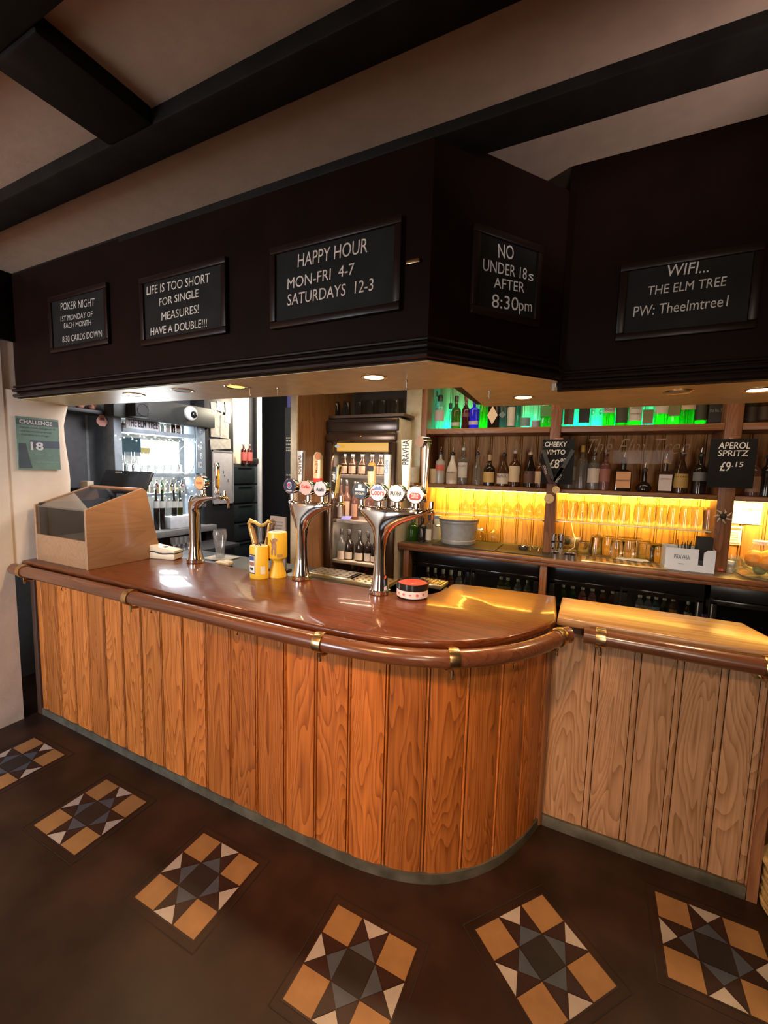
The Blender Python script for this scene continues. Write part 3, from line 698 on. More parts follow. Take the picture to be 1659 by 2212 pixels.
TOP = [
 ('clear bottle with pale label and dark cap at the left end of the top shelf', 952, 854, 24, 'jar', 'clear', GREY, (.28, .62), 'cap', None),
 ('slim clear bottle with black stopper in the top shelf corner, leftmost of all', 943, 845, 13, 'round', 'clear', BLK, (.5, .7), 'cap', None),
 ('short clear bottle with a small black cap left of the olive bottle', 974, 871, 15, 'jar', 'clear', None, None, 'cap', None),
 ('olive green bottle with dark cap next to the dark red bottle', 987, 855, 21, 'round', 'olive', GREY, (.12, .24), 'cap', None),
 ('dark red bottle between the olive and the blue bottle', 1008, 853, 18, 'round', 'red', (.12, .04, .04), (.4, .52), 'cap', (.2, .04, .04)),
 ('bright blue bottle with a pale lower label on the top shelf', 1026, 860, 22, 'tall', 'blue', (.4, .36, .5), (.16, .3), 'cap', (.05, .05, .3)),
 ('yellow green bottle right of the bright blue bottle', 1046, 858, 18, 'tall', 'lime', None, None, 'cap', None),
 ('squat black apothecary bottle with a diamond label', 1068, 868, 26, 'jar', 'dark', CRM, (.12, .66), 'cap', None),
 ('slate blue bottle just right of the diamond-label bottle', 1089, 856, 18, 'tall', 'slate', (.1, .14, .16), (.3, .5), 'cap', None),
 ('slim bottle with a tall pale label and dark oval', 1107, 856, 17, 'tall', 'slate', GREY, (.08, .62), 'cap', None),
 ('dark teal bottle right of the slim pale-label bottle', 1122, 858, 14, 'tall', 'teal', None, None, 'cap', None),
 ('clear bottle with a dark patch label low down, teal light through it', 1138, 858, 23, 'tall', 'clear', (.12, .2, .19), (.06, .3), 'cap', None),
 ('clear bottle with a grey blue foot label beside the green bottle', 1161, 858, 18, 'tall', 'clear', (.22, .26, .3), (.03, .22), 'cap', None),
 ('green bottle against the middle upright on the top shelf', 1183, 858, 25, 'square', 'green', (.06, .2, .05), (.32, .6), 'cap', None),
 ('clear bottle with a brown label right of the middle upright', 1232, 862, 22, 'square', 'clear', BRN, (.08, .5), 'cap', None),
 ('clear bottle with a square black label, second right of the middle upright', 1265, 862, 25, 'square', 'clear', BLK, (.12, .52), 'cap', None),
 ('clear teal-lit bottle with large black letters and no paper label', 1291, 862, 25, 'tall', 'clear', None, None, 'cap', None),
 ('bottle with a white upper label over a dark band, right of the black-lettered one', 1318, 862, 24, 'tall', 'lime', W_, (.36, .72), 'cap', None),
 ('green bottle with a dark centre between two white-label bottles', 1346, 862, 24, 'round', 'green', (.05, .05, .03), (.1, .5), 'cap', None),
 ('bottle with a tall plain white label right of the dark-centred green bottle', 1375, 862, 26, 'tall', 'lime', W_, (.14, .7), 'cap', None),
 ('clear bottle with an olive label between two white-label bottles', 1402, 862, 23, 'square', 'clear', OLV, (.06, .42), 'cap', None),
 ('green bottle with a torn-looking white label', 1431, 862, 27, 'tall', 'lime', W_, (.3, .75), 'cap', None),
 ('clear bottle with a green olive label beside the torn white label', 1458, 862, 24, 'square', 'lime', OLV, (.24, .62), 'cap', None),
 ('green bottle with a cream label and red seal', 1488, 862, 28, 'tall', 'green', CRM, (.38, .72), 'cap', None),
 ('bottle with a small dark label between the cream-label and the black bottle', 1516, 862, 22, 'tall', 'lime', (.05, .05, .03), (.12, .5), 'cap', None),
 ('black-labelled bottle at the right end of the teal-lit shelf', 1546, 862, 28, 'square', 'dark', BLK, (.06, .6), 'cap', None),
 ('dark green bottle on the unlit top shelf right of the third upright', 1625, 858, 26, 'tall', 'olive', (.03, .02, .015), (.05, .4), 'cap', None),
 ('dark bottle at the right edge of the photo on the unlit top shelf', 1654, 858, 24, 'tall', 'brown', (.05, .03, .02), (.1, .4), 'cap', None)]
for i, (lab, px, pt, wp, sh, gl, pa, sp, tp, tc) in enumerate(TOP):
    kw = {}
    if 'large black letters' in lab: kw['words'] = [('SHEEP', .5, .13), ('D    G', .32, .13)]
    if 'white upper label' in lab: kw['words'] = [("BELL'S", .42, .1)]
    if 'tall plain white' in lab: kw['words'] = [('whisky', .44, .06), ('blended', .3, .04)]
    if 'black-labelled' in lab: kw['words'] = [('Old No. 7', .3, .08)]; kw['wcol'] = (.3, .28, .25)
    bottle(lab, px, pt, wp, 3.68 if ('slim clear' in lab or 'short clear' in lab) else YT, Z2+.001, sh, gl, pa, sp or (.1, .5), tp, tc, TOPG, h=.31 if pt >= 856 and px > 1030 else None, diamond='diamond' in lab, **kw)
YM = 3.58
MID = [
 ('frosted white spirit bottle with a red emblem at the left end of the middle shelf', 953, 965, 21, 'tall', 'frost', (.55, .12, .08), (.42, .62), 'pour', (.04, .03, .03), None),
 ('white sloping rum bottle with a dark pourer, second on the middle shelf', 979, 967, 25, 'slope', 'white', (.5, .42, .34), (.14, .42), 'pour', (.02, .015, .015), None),
 ('tall clear rum bottle with white lettering label, third on the middle shelf', 1003, 956, 21, 'tall', 'clear', (.55, .52, .48), (.2, .62), 'pour', (.6, .55, .5), None),
 ('clear waisted bottle without a label, fourth on the middle shelf', 1033, 966, 21, 'waist', 'clear', None, None, 'pour', (.05, .03, .03), None),
 ('short black bottle with gold lettering and foil neck', 1059, 982, 24, 'round', 'dark', (.5, .32, .1), (.12, .5), 'cap', (.35, .25, .12), None),
 ('clear brown-tinted bottle with a pale label and black square', 1090, 968, 26, 'slope', 'amber', (.55, .45, .36), (.08, .4), 'pour', (.04, .03, .03), None),
 ('amber bottle with a cream label and dark oval', 1115, 962, 24, 'round', 'amber', (.6, .46, .3), (.14, .6), 'pour', (.5, .4, .3), None),
 ('dark brown liqueur bottle with a cream neck collar', 1148, 965, 25, 'slope', 'dark', (.12, .06, .045), (.12, .48), 'pour', (.6, .42, .26), None),
 ('bottle with a cream label half hidden left of the middle-upright price board', 1170, 972, 22, 'round', 'amber', (.62, .45, .3), (.14, .7), 'pour', (.05, .03, .03), None),
 ('grey clear gin bottle just right of the middle-upright price board', 1236, 944, 26, 'tall', 'clear', (.2, .19, .18), (.2, .5), 'pour', (.05, .04, .04), None),
 ('clear bottle with a gold neck, second right of the middle-upright price board', 1260, 962, 24, 'tall', 'clear', None, None, 'cap', (.5, .3, .06), None),
 ('clear whisky bottle with a cream label and pourer', 1286, 965, 24, 'tall', 'clear', (.6, .48, .38), (.2, .6), 'pour', (.08, .03, .02), None),
 ('slim pinkish bottle with a red brown label', 1311, 966, 22, 'tall', 'rose', (.28, .1, .07), (.24, .6), 'pour', (.08, .03, .02), None),
 ('square black liqueur bottle with an orange label', 1350, 977, 32, 'square', 'dark', (.62, .3, .13), (.1, .62), 'pour', (.05, .02, .015), None),
 ('squat round dark flask between the two square bottles', 1395, 999, 30, 'flask', 'dark', None, None, 'pour', (.04, .03, .03), None),
 ('square dark bottle with a white label and red ribbon', 1441, 980, 28, 'square', 'brown', (.6, .52, .48), (.06, .58), 'pour', (.35, .2, .08), None),
 ('round brown bottle with a gold label', 1477, 964, 28, 'slope', 'brown', (.38, .24, .06), (.14, .5), 'pour', (.05, .03, .03), None),
 ('dark bottle with a silver oval badge just left of the right-hand price board', 1517, 966, 27, 'round', 'dark', (.16, .15, .14), (.34, .56), 'pour', (.03, .03, .03), None),
 ('pale brown bottle right of the right-hand price board', 1634, 968, 28, 'round', 'rose', (.3, .16, .09), (.1, .5), 'pour', (.1, .05, .04), None),
 ('dark bottle cut by the right edge on the middle shelf', 1664, 968, 26, 'round', 'dark', None, None, 'pour', (.04, .03, .03), None)]
for (lab, px, pt, wp, sh, gl, pa, sp, tp, tc, _n) in MID:
    kw = {}
    if 'tall clear rum' in lab: kw = dict(words=[('BACARDI', .5, .05)], wcol=(.08, .06, .05))
    if 'white sloping' in lab: kw = dict(words=[('MALIBU', .36, .06)], wcol=(.1, .07, .06))
    if 'orange label' in lab: kw = dict(words=[('DISARONNO', .32, .05)])
    if 'red ribbon' in lab: kw = dict(words=[('COINTREAU', .42, .05)], wcol=(.3, .08, .04))
    if 'black square' in lab: kw = dict(words=[('BLACK', .28, .1)])
    bottle(lab, px, pt, wp, YM, Z1+.001, sh, gl, pa, sp or (.1, .5), tp, tc, MIDG, **kw)
# ------------------------------------------------------------------ glass shelves and glasses
GZ = at(1197, 1124, Y=3.5).z
gshelf = []
for a, c, lab in ((PX1+.028, PX2-.04, 'clear glass shelf carrying the upturned wine glasses'), (PX2+.04, PX3-.048, 'clear glass shelf carrying the upturned tumblers')):
    t = thing('glass_shelf', lab, 'shelf', ((a+c)/2, 3.625, GZ-.004), group='glass shelves in the back bar')
    MB().box((0, 0, 0), (c-a, .24, .008)).build('sheet', thin_glass('shelf_glass', (.95, 1, .94), .1, body=.06, bodycol=(.8, .85, .7)), t, smooth=False)
    MB().box((0, -.122, 0), (c-a, .004, .009), .001).build('edge_glow', plain('edge_glow_paint', (.75, .8, .62), .15, spec=.8), t)  # bright glow of the glass edge painted as a pale strip
    b = MB()
    for x in (-(c-a)/2+.012, (c-a)/2-.012): b.cyl((x, -.06, -.018), (x, -.06, -.004), .007)
    b.build('support_studs', black_matt, t)
ORD = ['first', 'second', 'third', 'fourth', 'fifth', 'sixth', 'seventh', 'eighth', 'ninth', 'tenth', 'eleventh', 'twelfth', 'thirteenth', 'fourteenth']
def shell(prof, wall=.0022):
    """open vessel: outer profile, then back down inside"""
    return prof+[(max(r-wall, .0005), z) for r, z in prof[::-1]]
gl_w = solid_glass('wine_glass', (.97, .97, .95))
def wine(px, Y, z, big, lab, grp):
    p = at(px, 1100, Y=Y); t = thing('wine_glass', lab, 'glass', (p.x, Y, z), group=grp); k = 1.22 if big else 1.0
    b = MB(); b.lathe(shell([(.036*k, 0), (.044*k, .035), (.045*k, .06), (.036*k, .09), (.022*k, .105), (.011*k, .115), (.005, .124)], .0016)+[(.036*k, 0)], n=24, cap=False); b.build('bowl', gl_w, t)
    b = MB(); b.lathe([(.005, .122), (.0035, .135), (.0035, .175), (.006, .19)], n=12); b.build('stem', gl_w, t)
    b = MB(); b.lathe([(.006, .19), (.02, .196), (.036, .199), (.036, .2015), (0, .2015)], n=24); b.build('foot', gl_w, t)
    return t
for i, px in enumerate((1004.7, 1026, 1048, 1070.5, 1095, 1119, 1144, 1167)):
    wine(px, 3.6, GZ+.001, False, '%s upturned wine glass from the left on the glass shelf' % ORD[i], 'upturned wine glasses on the glass shelf')
for i, px in enumerate((980, 1009, 1041, 1070)):
    wine(px, 3.71, BZ+.001, True, '%s large upturned wine glass from the left on the back counter, by the grey bucket' % ORD[i], 'large upturned wine glasses on the back counter')
tumb = solid_glass('tumbler_glass', (.97, .97, .94))
def tumbler(px, Y, z, r0, r1, h, lab, grp, mt=tumb, name='tumbler', facets=20, bulge=None):
    p = at(px, 1130, Y=Y) if not isinstance(px, Vector) else px
    prof = [(r0, 0), (r0, .004)]+[(r0+(r1-r0)*k+(bulge or 0)*math.sin(PI*min(1, k*1.1))*(1 if k < .9 else .3), h*k) for k in (.15, .3, .45, .6, .75, .88)]+[(r1, h*.97), (r1*.9, h), (0, h)]
    inner = [(max(r-.0022, .001), z_) for r, z_ in prof[1:-3]]+[(0, h*.9)]
    o = MB().lathe(prof+inner[::-1]+[(r0-.0022, 0), (r0, 0)], n=facets, cap=False).build(name, mt, loc=(p.x, Y, z))
    return tag(o, lab, 'glass', grp)
for i, px in enumerate((1214.6, 1236, 1257, 1279, 1301, 1324, 1347, 1379, 1402, 1427, 1453, 1479, 1504, 1529)):
    tumbler(px, 3.62, GZ+.001, .039, .033, .155, '%s upturned tumbler from the left on the glass shelf' % ORD[i], 'upturned tumblers on the glass shelf')
CG = 'upturned glasses standing on the back counter'
tumbler(1264, 3.57, BZ, .048, .044, .105, 'short cut-glass tumbler nearest the wall socket', CG, facets=12)
tumbler(1291, 3.58, BZ, .05, .036, .16, 'tall conical upturned glass right of the cut-glass tumbler', CG)
for i, (px, Y) in enumerate(((1316, 3.66), (1337, 3.54), (1352, 3.67), (1364, 3.54), (1378, 3.67))):
    tumbler(px, Y, BZ, .042, .04, .15, ['dimpled beer glass behind, right of the conical glass', 'dimpled beer glass in front, left of the pair', 'dimpled beer glass behind the front pair', 'dimpled beer glass in front, right of the pair', 'dimpled beer glass at the back right of the cluster'][i], CG, bulge=.005)
tumbler(1397, 3.58, BZ, .045, .041, .145, 'upturned straight glass with a cut pattern right of the dimpled glasses', CG, facets=14)
for i, (px, Y) in enumerate(((1423, 3.6), (1450, 3.66), (1487, 3.68))):
    p = at(px, 1190, Y=Y); t = thing('glass_mug', ['glass tankard just left of the white caddy', 'glass tankard behind the left end of the white caddy', 'glass tankard behind the middle of the white caddy'][i], 'glass', (p.x, Y, BZ), group='glass tankards by the caddy')
    MB().lathe([(.046, 0), (.05, .02), (.05, .1), (.046, .125), (.03, .13), (0, .13), (0, .118), (.04, .112), (.046, .1), (.046, .02), (.043, 0), (.046, 0)], n=24, cap=False).build('body', tumb, t)
    MB().tube([(.046, -.0, .1), (.075, 0, .095), (.08, 0, .06), (.07, 0, .03), (.046, 0, .025)], .006, 8).build('handle', clear, t)
# ------------------------------------------------------------------ things on the back counter
def mat_(x0, x1, lab):
    o = MB().box(((x0+x1)/2, 3.48, BZ+.004), (x1-x0, .38, .008), .003).build('bar_mat', plain('black_rubber', (.02, .02, .018), .55, bump=.2, scale=80)); return tag(o, lab, 'mat', 'rubber mats on the back counter')
mat_(-1.15, -.63, 'black rubber mat under the grey bucket'); mat_(-.622, -.215, 'black rubber mat right of the grey bucket')
p = at(988, 1172, Z=BZ+.008); r = 81/2*((p-EYE).dot(_f))/FPX
t = thing('ice_bucket', 'round grey metal ice bucket with lid rim and knob handles', 'bucket', (p.x, p.y+.02, BZ+.008))
gm = plain('grey_enamel', (.4, .39, .38), .35, .3, var=.1, scale=30)
MB().lathe(shell([(r*.9, 0), (r*.92, .01), (r*.92, .03), (r*.9, .034), (r*1.0, .17), (r*1.03, .172), (r*1.05, .18), (r*1.05, .195), (r*.97, .2), (r*1.08, .203), (r*1.09, .212)], .004), n=36, cap=False).build('body', gm, t)
MB().lathe([(0, .203), (r*1.0, .203), (r*.98, .209), (0, .211)], n=36, cap=False).build('lid', plain('bucket_lid', (.5, .48, .42), .2, .5), t)
for s in (-1, 1): MB().cyl((s*r*1.0, 0, .13), (s*(r*1.0+.035), 0, .13), .008, .01).cyl((s*(r+.035), 0, .13), (s*(r+.05), 0, .13), .014).build('handle', chrome, t)
SG = 'bottles and jars left of the grey bucket'
YL = 3.4
def small(lab, px, pyt, wp, sh, gl, pa=None, sp=(.1, .5), tp='cap', tc=None, Y=YL, name='bottle'): return bottle(lab, px, pyt, wp, Y, BZ+.001, sh, gl, pa, sp, tp, tc, SG, name=name)
small('olive oil green bottle at the left end of the back counter', 892, 1112, 22, 'round', 'lime')
small('dark syrup bottle with a clear neck on the back counter', 914, 1106, 21, 'round', 'dark', tp='pour')
small('clear bottle with white label beside the dark syrup bottle', 928, 1111, 14, 'tall', 'clear', W_, (.1, .55))
p = at(944, 1120, Y=3.62); t = thing('plastic_tub', 'white plastic tub with a blue lid behind the grey bucket', 'tub', (p.x, 3.62, BZ))
MB().lathe([(.04, 0), (.045, .2), (.045, .205), (0, .205)], n=20, cap=False).build('body', white_gloss, t); MB().lathe([(.047, .19), (.047, .215), (0, .215)], n=20, cap=False).build('lid', plain('blue_lid', (.15, .25, .5), .4), t)
p = at(892, 1010, Y=3.58); o = MB().lathe([(.018, 0), (.062, 0), (.065, .02), (.063, .13), (.018, .13)], n=20, cap=False).build('paper_roll', plain('tissue', (.62, .55, .42), .9, bump=.5, scale=30), loc=(p.x, 3.62, Z1+.0)); 
tag(o, 'roll of cream paper towel behind the tall white tap lever', 'paper roll'); o.location = (at(889, 1010, Y=3.36).x, 3.36, at(889, 1042, Y=3.36).z)
o = MB().box((0, 0, -.012), (.12, .17, .022)).build('wall_ledge', shelfwood, loc=(o.location.x, 3.362, o.location.z)); struct(o); o.name = 'trim_26'
p = at(935, 1025, Y=3.58); tag(MB().box((0, 0, .065), (.06, .1, .13), .003).build('carton', plain('carton_cream', (.5, .36, .18), .6), loc=(PX1+.06, 3.6, Z1+.001)), 'tan carton at the left end of the middle shelf', 'carton')
# shot measures
def shot(px, py, k, lab, mt=None):
    p = at(px, py, Z=BZ); t = thing('shot_measure', lab, 'cup', (p.x, p.y, BZ+.001+k*.052), group='stacked shot measures')
    MB().lathe(shell([(.021, 0), (.024, .05)], .0015), n=18, cap=False).build('cup', mt or steel, t)
    MB().lathe([(.0243, .036), (.0252, .036), (.0252, .05), (.0243, .05)], n=18, cap=False).build('rim_band', chrome, t)
for i, px in enumerate((1194, 1210)):
    for k in range(3): shot(px, 1196, k, '%s shot measure of the %s stack by the middle upright' % (('bottom', 'middle', 'top')[k], ('left', 'right')[i]), clear if k == 0 else None)
shot(1199, 1206, 0, 'single steel shot measure in front of the two stacks')
shot(1224, 1209, 0, 'small steel shot measure right of the stacks, left of a pair'); shot(1237, 1210, 0, 'small steel shot measure right of the stacks, right of a pair')
p = at(1130, 1187, Z=BZ+.008); tag(MB().lathe(shell([(.03, 0), (.042, .012), (.046, .03)], .002), n=20, cap=False).build('metal_dish', chrome, loc=(p.x, p.y, BZ+.0085)), 'small shiny metal dish on the black mat', 'dish')
p = at(1154, 1190, Z=BZ+.008); tag(MB().tube([(-.03, 0, .002), (-.034, .01, .03), (-.02, .02, .034), (0, .0, .012), (.022, .02, .034), (.034, .01, .028), (.03, 0, .002)], .0025, 6).build('wire_clip', steel, loc=(p.x, p.y, BZ+.0085)), 'bent wire clip beside the small metal dish', 'clip')
# socket and cable on the back panel
p = at(1236, 1170, Y=YB-.006); t = thing('wall_socket', 'brass double wall socket behind the shot measures', 'socket', (p.x, YB-.0062, p.z))
MB().box((0, -.004, 0), (.14, .008, .09), .003).build('plate', brass, t)
b = MB()
for x in (-.035, .035): b.box((x, -.009, .018), (.006, .002, .012)); b.box((x-.011, -.009, -.012), (.01, .002, .005)); b.box((x+.011, -.009, -.012), (.01, .002, .005))
b.build('pin_holes', black_matt, t); MB().box((-.035, -.018, .0), (.04, .02, .045), .005).build('plug', black_matt, t)
a = at(1222, 1095, Y=YB-.03); q = at(1238, 1150, Y=YB-.03); e = at(1232, 1200, Z=BZ+.004)
tag(MB().tube([a, a.lerp(q, .5)+Vector((.01, 0, 0)), q, (q.x+.02, YB-.06, q.z-.05), (e.x+.02, e.y+.12, BZ+.05), (e.x-.02, e.y+.1, BZ+.02), (e.x+.01, e.y+.06, BZ+.006)], .003, 6).build('cable', white_gloss), 'white cable hanging from the light strip to the wall socket', 'cable')
# perforated drip mat, papers
x0 = at(1255, 1215, Z=BZ).x; x1 = at(1438, 1230, Z=BZ).x
t = thing('drip_tray', 'long pale metal drip tray with dark slots in front of the beer glasses', 'tray', ((x0+x1)/2, 3.36, BZ))
MB().box((0, 0, .006), (x1-x0, .19, .012), .003).build('tray', plain('pale_brass_tray', (.6, .48, .28), .3, .8), t)
b = MB()
for i in range(11):
    for j in range(4): b.box((-(x1-x0)/2+.04+i*(x1-x0-.08)/10, -.065+j*.043, .0125), (.022, .012, .002))
o = b.build('slots', black_matt, t, smooth=False); o['kind'] = 'stuff'
p = at(1360, 1207, Z=BZ+.013); tag(MB().box((0, 0, .004), (.17, .1, .006), .002, rz=-.2).box((.05, -.03, .009), (.12, .07, .004), .002, rz=.15).build('folded_cloth', white_paper, loc=(p.x, p.y-.03, BZ+.0125)), 'folded white napkin lying on the drip tray', 'napkin')
# caddy
x0 = at(1435, 1222, Y=3.33).x; x1 = at(1543, 1232, Y=3.33).x; zt = at(1490, 1186, Y=3.33).z; hc = zt-BZ
t = thing('straw_caddy', 'white card bar caddy with navy lettering holding black straws and napkins', 'caddy', ((x0+x1)/2, 3.41, BZ+.001)); W2 = (x1-x0)
wcard = plain('white_card', (.62, .68, .8), .45, var=.02)
b = MB(); hw = W2/2
M4 = Matrix.Translation((0, -.078, 0)) @ Matrix.Rotation(PI/2, 4, 'X')
sx0, sx1, sb = W2*.17, W2*.27, hc*.3
b.prism([(-hw, 0), (hw, 0), (hw, hc), (sx1+.02, hc), (sx1, hc-.02), (sx1, sb), (sx0, sb), (sx0, hc-.02), (sx0-.0, hc), (-hw, hc)], 0, .003, M4)
b.box((0, .078, hc/2), (W2, .003, hc)); b.box((-hw+.0015, 0, hc/2), (.003, .155, hc)); b.box((hw-.0015, 0, hc/2), (.003, .155, hc)); b.box((0, 0, .002), (W2, .155, .003)); b.box((-W2*.1, 0, hc/2), (.003, .15, hc*.9))
b.build('card_box', wcard, t, smooth=False)
text('lettering', 'PRAVHA', plain('navy_ink', (.03, .035, .07), .6), t, (-W2*.32, -.0825, hc*.52), w=W2*.32, h=hc*.2)
MB().box((-W2*.16, -.082, hc*.3), (.035, .001, .003)).build('underline', MAT['navy_ink'], t)
for i in range(9):
    x = (x0+x1)/2+W2*(.02+.022*i)*(-1 if i % 2 else .2); a = Vector((x, 3.4+.01*(i % 3), BZ+.01)); e = a+Vector((.02*((i*7) % 5-2)/2, .03, .155+.012*(i % 3)))
    tag(MB().tube([a, e], .0028, 6).build('straw', black_matt), 'black straw standing in the white caddy', 'straw', 'black straws in the white caddy')
px_ = at(1520, 1180, Y=3.4)
tag(MB().box((0, 0, .078), (.085, .075, .155), .006).build('napkin_block', plain('black_napkin', (.012, .012, .014), .8, bump=.2, scale=50), loc=(px_.x+.005, 3.42, BZ+.07)), 'thick block of black napkins standing in the white caddy', 'napkins')
for i in range(4):
    a = at(1546+i*3, 1215, Y=3.45); e = at(1538+i*3, 1176, Y=3.5)
    tag(MB().tube([(a.x+.02, a.y, BZ+.004), e], .003, 6).build('straw', plain('pink_straw', (.75, .1, .1), .4)), 'red straw leaning beside the white caddy', 'straw', 'red straws leaning by the white caddy')
# fruit bowl
p = at(1628, 1236, Z=BZ); R0 = .155
t = thing('fruit_bowl', 'clear glass bowl on a stand filled with oranges, lemons and limes', 'bowl', (p.x+.05, 3.44, BZ)); bx, by = p.x+.05, 3.44
MB().lathe(shell([(.05, .004), (.1, .012), (R0*.93, .05), (R0, .1)], .003), n=36, cap=False).build('bowl', thin_glass('bowl_glass', (.95, .95, .85), .2, body=.08, bodycol=(.7, .7, .5)), t)
MB().lathe([(0, 0), (R0*1.06, 0), (R0*1.08, .006), (R0*1.0, .008), (0, .004)], n=36, cap=False).build('base_plate', clear, t)
fruit = [('orange', -.085, -.03, .085, .04, (.85, .32, .04)), ('orange', -.035, -.08, .083, .041, (.85, .33, .05)), ('lemon', .035, -.07, .088, .04, (.85, .55, .07)), ('lemon', .0, .03, .095, .043, (.85, .52, .06)), ('lemon', .075, .0, .105, .04, (.85, .55, .08)), ('orange', -.06, .06, .09, .04, (.85, .34, .05)),
         ('lime', -.06, -.045, .038, .028, (.25, .3, .07)), ('lime', .0, -.06, .036, .028, (.22, .28, .06)), ('lime', .06, -.05, .036, .028, (.25, .3, .06))]
FL = {'orange': ['orange at the left edge of the fruit bowl', 'orange at the front of the fruit bowl', 'orange at the back left of the fruit bowl'], 'lemon': ['lemon at the front right of the fruit bowl', 'lemon in the middle of the fruit pile', 'lemon topmost at the right of the fruit pile'], 'lime': ['lime at the bottom left of the fruit bowl', 'lime at the bottom middle of the fruit bowl', 'lime at the bottom right of the fruit bowl']}
cnt = {}
for k, x, y, z, r, c in fruit:
    r *= 1.25; z *= 1.22; x *= 1.12
    i = cnt.get(k, 0); cnt[k] = i+1
    b = MB()
    if k == 'lemon': b.lathe([(0, -r*1.35), (r*.18, -r*1.25), (r*.5, -r*1.0), (r*.9, -r*.4), (r, 0), (r*.9, r*.4), (r*.5, r*1.0), (r*.18, r*1.25), (0, r*1.35)], n=18, M4=Matrix.Rotation(PI/2, 4, 'Y') @ Matrix.Rotation(.5*i, 4, 'X'), cap=False)
    else: b.ball((0, 0, 0), r, sz=.96, n=18)
    o = b.build(k, plain('%s_peel' % k, c, .45, var=.12, scale=40, bump=.2), loc=(bx+x, by+y, BZ+z)); tag(o, FL[k][i], 'fruit', '%ss in the glass bowl' % k)
p = at(1565, 1228, Z=BZ)
t = thing('sauce_jar', 'small clear glass jar with a white lid left of the fruit bowl', 'jar', (p.x, 3.46, BZ)); MB().lathe([(.022, 0), (.024, .05), (.018, .06)], n=16).build('jar', clear, t); MB().lathe([(.02, .055), (.02, .075), (0, .075)], n=16, cap=False).build('lid', white_gloss, t)
t = thing('glass_mug', 'small clear glass jug behind the small jar', 'jug', (p.x+.03, 3.56, BZ)); MB().lathe(shell([(.035, 0), (.04, .1)], .003), n=18, cap=False).build('body', clear, t); MB().tube([(.038, 0, .08), (.06, 0, .07), (.058, 0, .03), (.038, 0, .02)], .005, 6).build('handle', clear, t)
p = at(1648, 1160, Y=3.66); t = thing('storage_jar', 'clear storage jar with a white lid behind the fruit bowl', 'jar', (p.x, 3.66, BZ))
MB().lathe([(.06, 0), (.062, .14), (.045, .17), (.045, .18)], n=20).build('jar', clear, t); MB().lathe([(.05, .178), (.05, .2), (0, .2)], n=20, cap=False).build('lid', white_gloss, t)
o = MB().box((0, 0, .03), (.09, .06, .06), .008).build('black_box', black_matt, loc=(at(1580, 1190, Y=3.66).x, 3.68, BZ)); tag(o, 'small black box against the back wall behind the jars', 'box')
# papers pinned to the back panel
def sheet(px0, py0, px1, py1, Y, lab, cat='paper', mt=white_paper, name='paper_notice'):
    a = at(px0, py0, Y=Y); c = at(px1, py1, Y=Y); t = thing(name, lab, cat, ((a.x+c.x)/2, Y, c.z)); W, Hh = c.x-a.x, a.z-c.z
    MB().box((0, 0, Hh/2), (W, .002, Hh)).build('sheet', mt, t, smooth=False); return t, W, Hh
YP = YB-.004
t, W, Hh = sheet(1570, 1084, 1642, 1134, YP, 'white price poster with five rows of emblems on the back panel')
for i, c in enumerate(((.5, .1, .08), (.25, .28, .32), (.55, .2, .12), (.05, .05, .05), (.6, .35, .1))):
    x = -W*.38+i*W*.19
    MB().lathe([(0, 0), (W*.075, 0), (W*.075, .001)], (x, -.0015, Hh*.68), 16, Matrix.Rotation(PI/2, 4, 'X'), sy=.6, cap=False).build('emblem', plain('emblem_%d' % i, c, .6), t)
    b = MB()
    for j in range(4): b.box((x, -.0015, Hh*(.45-.08*j)), (W*.1, .001, Hh*.02))
    b.build('text_lines', plain('grey_ink', (.25, .2, .16), .6), t)
t, W, Hh = sheet(1568, 1135, 1599, 1178, YP, 'narrow notice with a red heading under the price poster')
MB().box((0, -.0015, Hh*.86), (W*.9, .001, Hh*.13)).build('heading', plain('red_print', (.6, .1, .06), .6), t)
b = MB()
for j in range(4): b.box((0, -.0015, Hh*(.65-.13*j)), (W*.7, .001, Hh*.03))
b.box((0, -.0015, Hh*.08), (W*.9, .001, Hh*.08)); b.build('text_lines', MAT['grey_ink'], t)
p = at(1562, 1115, Y=YS-.02); t = thing('ribbon_ornament', 'black and white ribbon bow on the third upright', 'ornament', (p.x, YS-.004, p.z))
b = MB()
for i in range(7):
    a = i*.9+.3; b.tube([(0, -.012, 0), (.03*math.cos(a), -.02, .03*math.sin(a)), (.05*math.cos(a+.25), -.012, .05*math.sin(a+.25))], [.004, .006, .003], 6)
b.build('ribbons', plain('pale_ribbon', (.6, .52, .4), .5), t); MB().ball((0, -.02, 0), .02, n=12).build('centre', black_matt, t)
# signs on the uprights
def hung_board(px, py, W, Hh, Y, lab, lines):
    p = at(px, py, Y=Y); t = thing('price_board', lab, 'sign', (p.x, Y, p.z-Hh), group='small chalk price boards on the uprights')
    MB().box((0, 0, Hh/2), (W, .008, Hh), .001).build('board', chalkboard, t, smooth=False)
    MB().box((0, .002, Hh+.006), (.06, .012, .016), .003).build('clip', plain('copper_clip', (.3, .13, .07), .35, .6), t)
    for body, x0, y0, x1, hp in lines:
        a = at(x0, y0, Y=Y); c = at(x1, y0, Y=Y); e = at(x0, y0-hp, Y=Y)
        text('lettering', body, plain('chalk_paint_white', (.8, .77, .74), .8), t, (a.x-p.x, -.0045, a.z-p.z+Hh), w=c.x-a.x, h=e.z-a.z, bold=.012, shear=.08)
hung_board(1207.5, 949, .225, .335, YS-.006, 'hanging chalk price board on the middle upright, priced £8', [('CHEEKY', 1177, 964.7, 1224.6, 10.5), ('VIMTO', 1180, 981.5, 1221, 10.5), ('£8', 1186, 1010.5, 1207.6, 19), ('.00', 1208, 997, 1222, 7)])
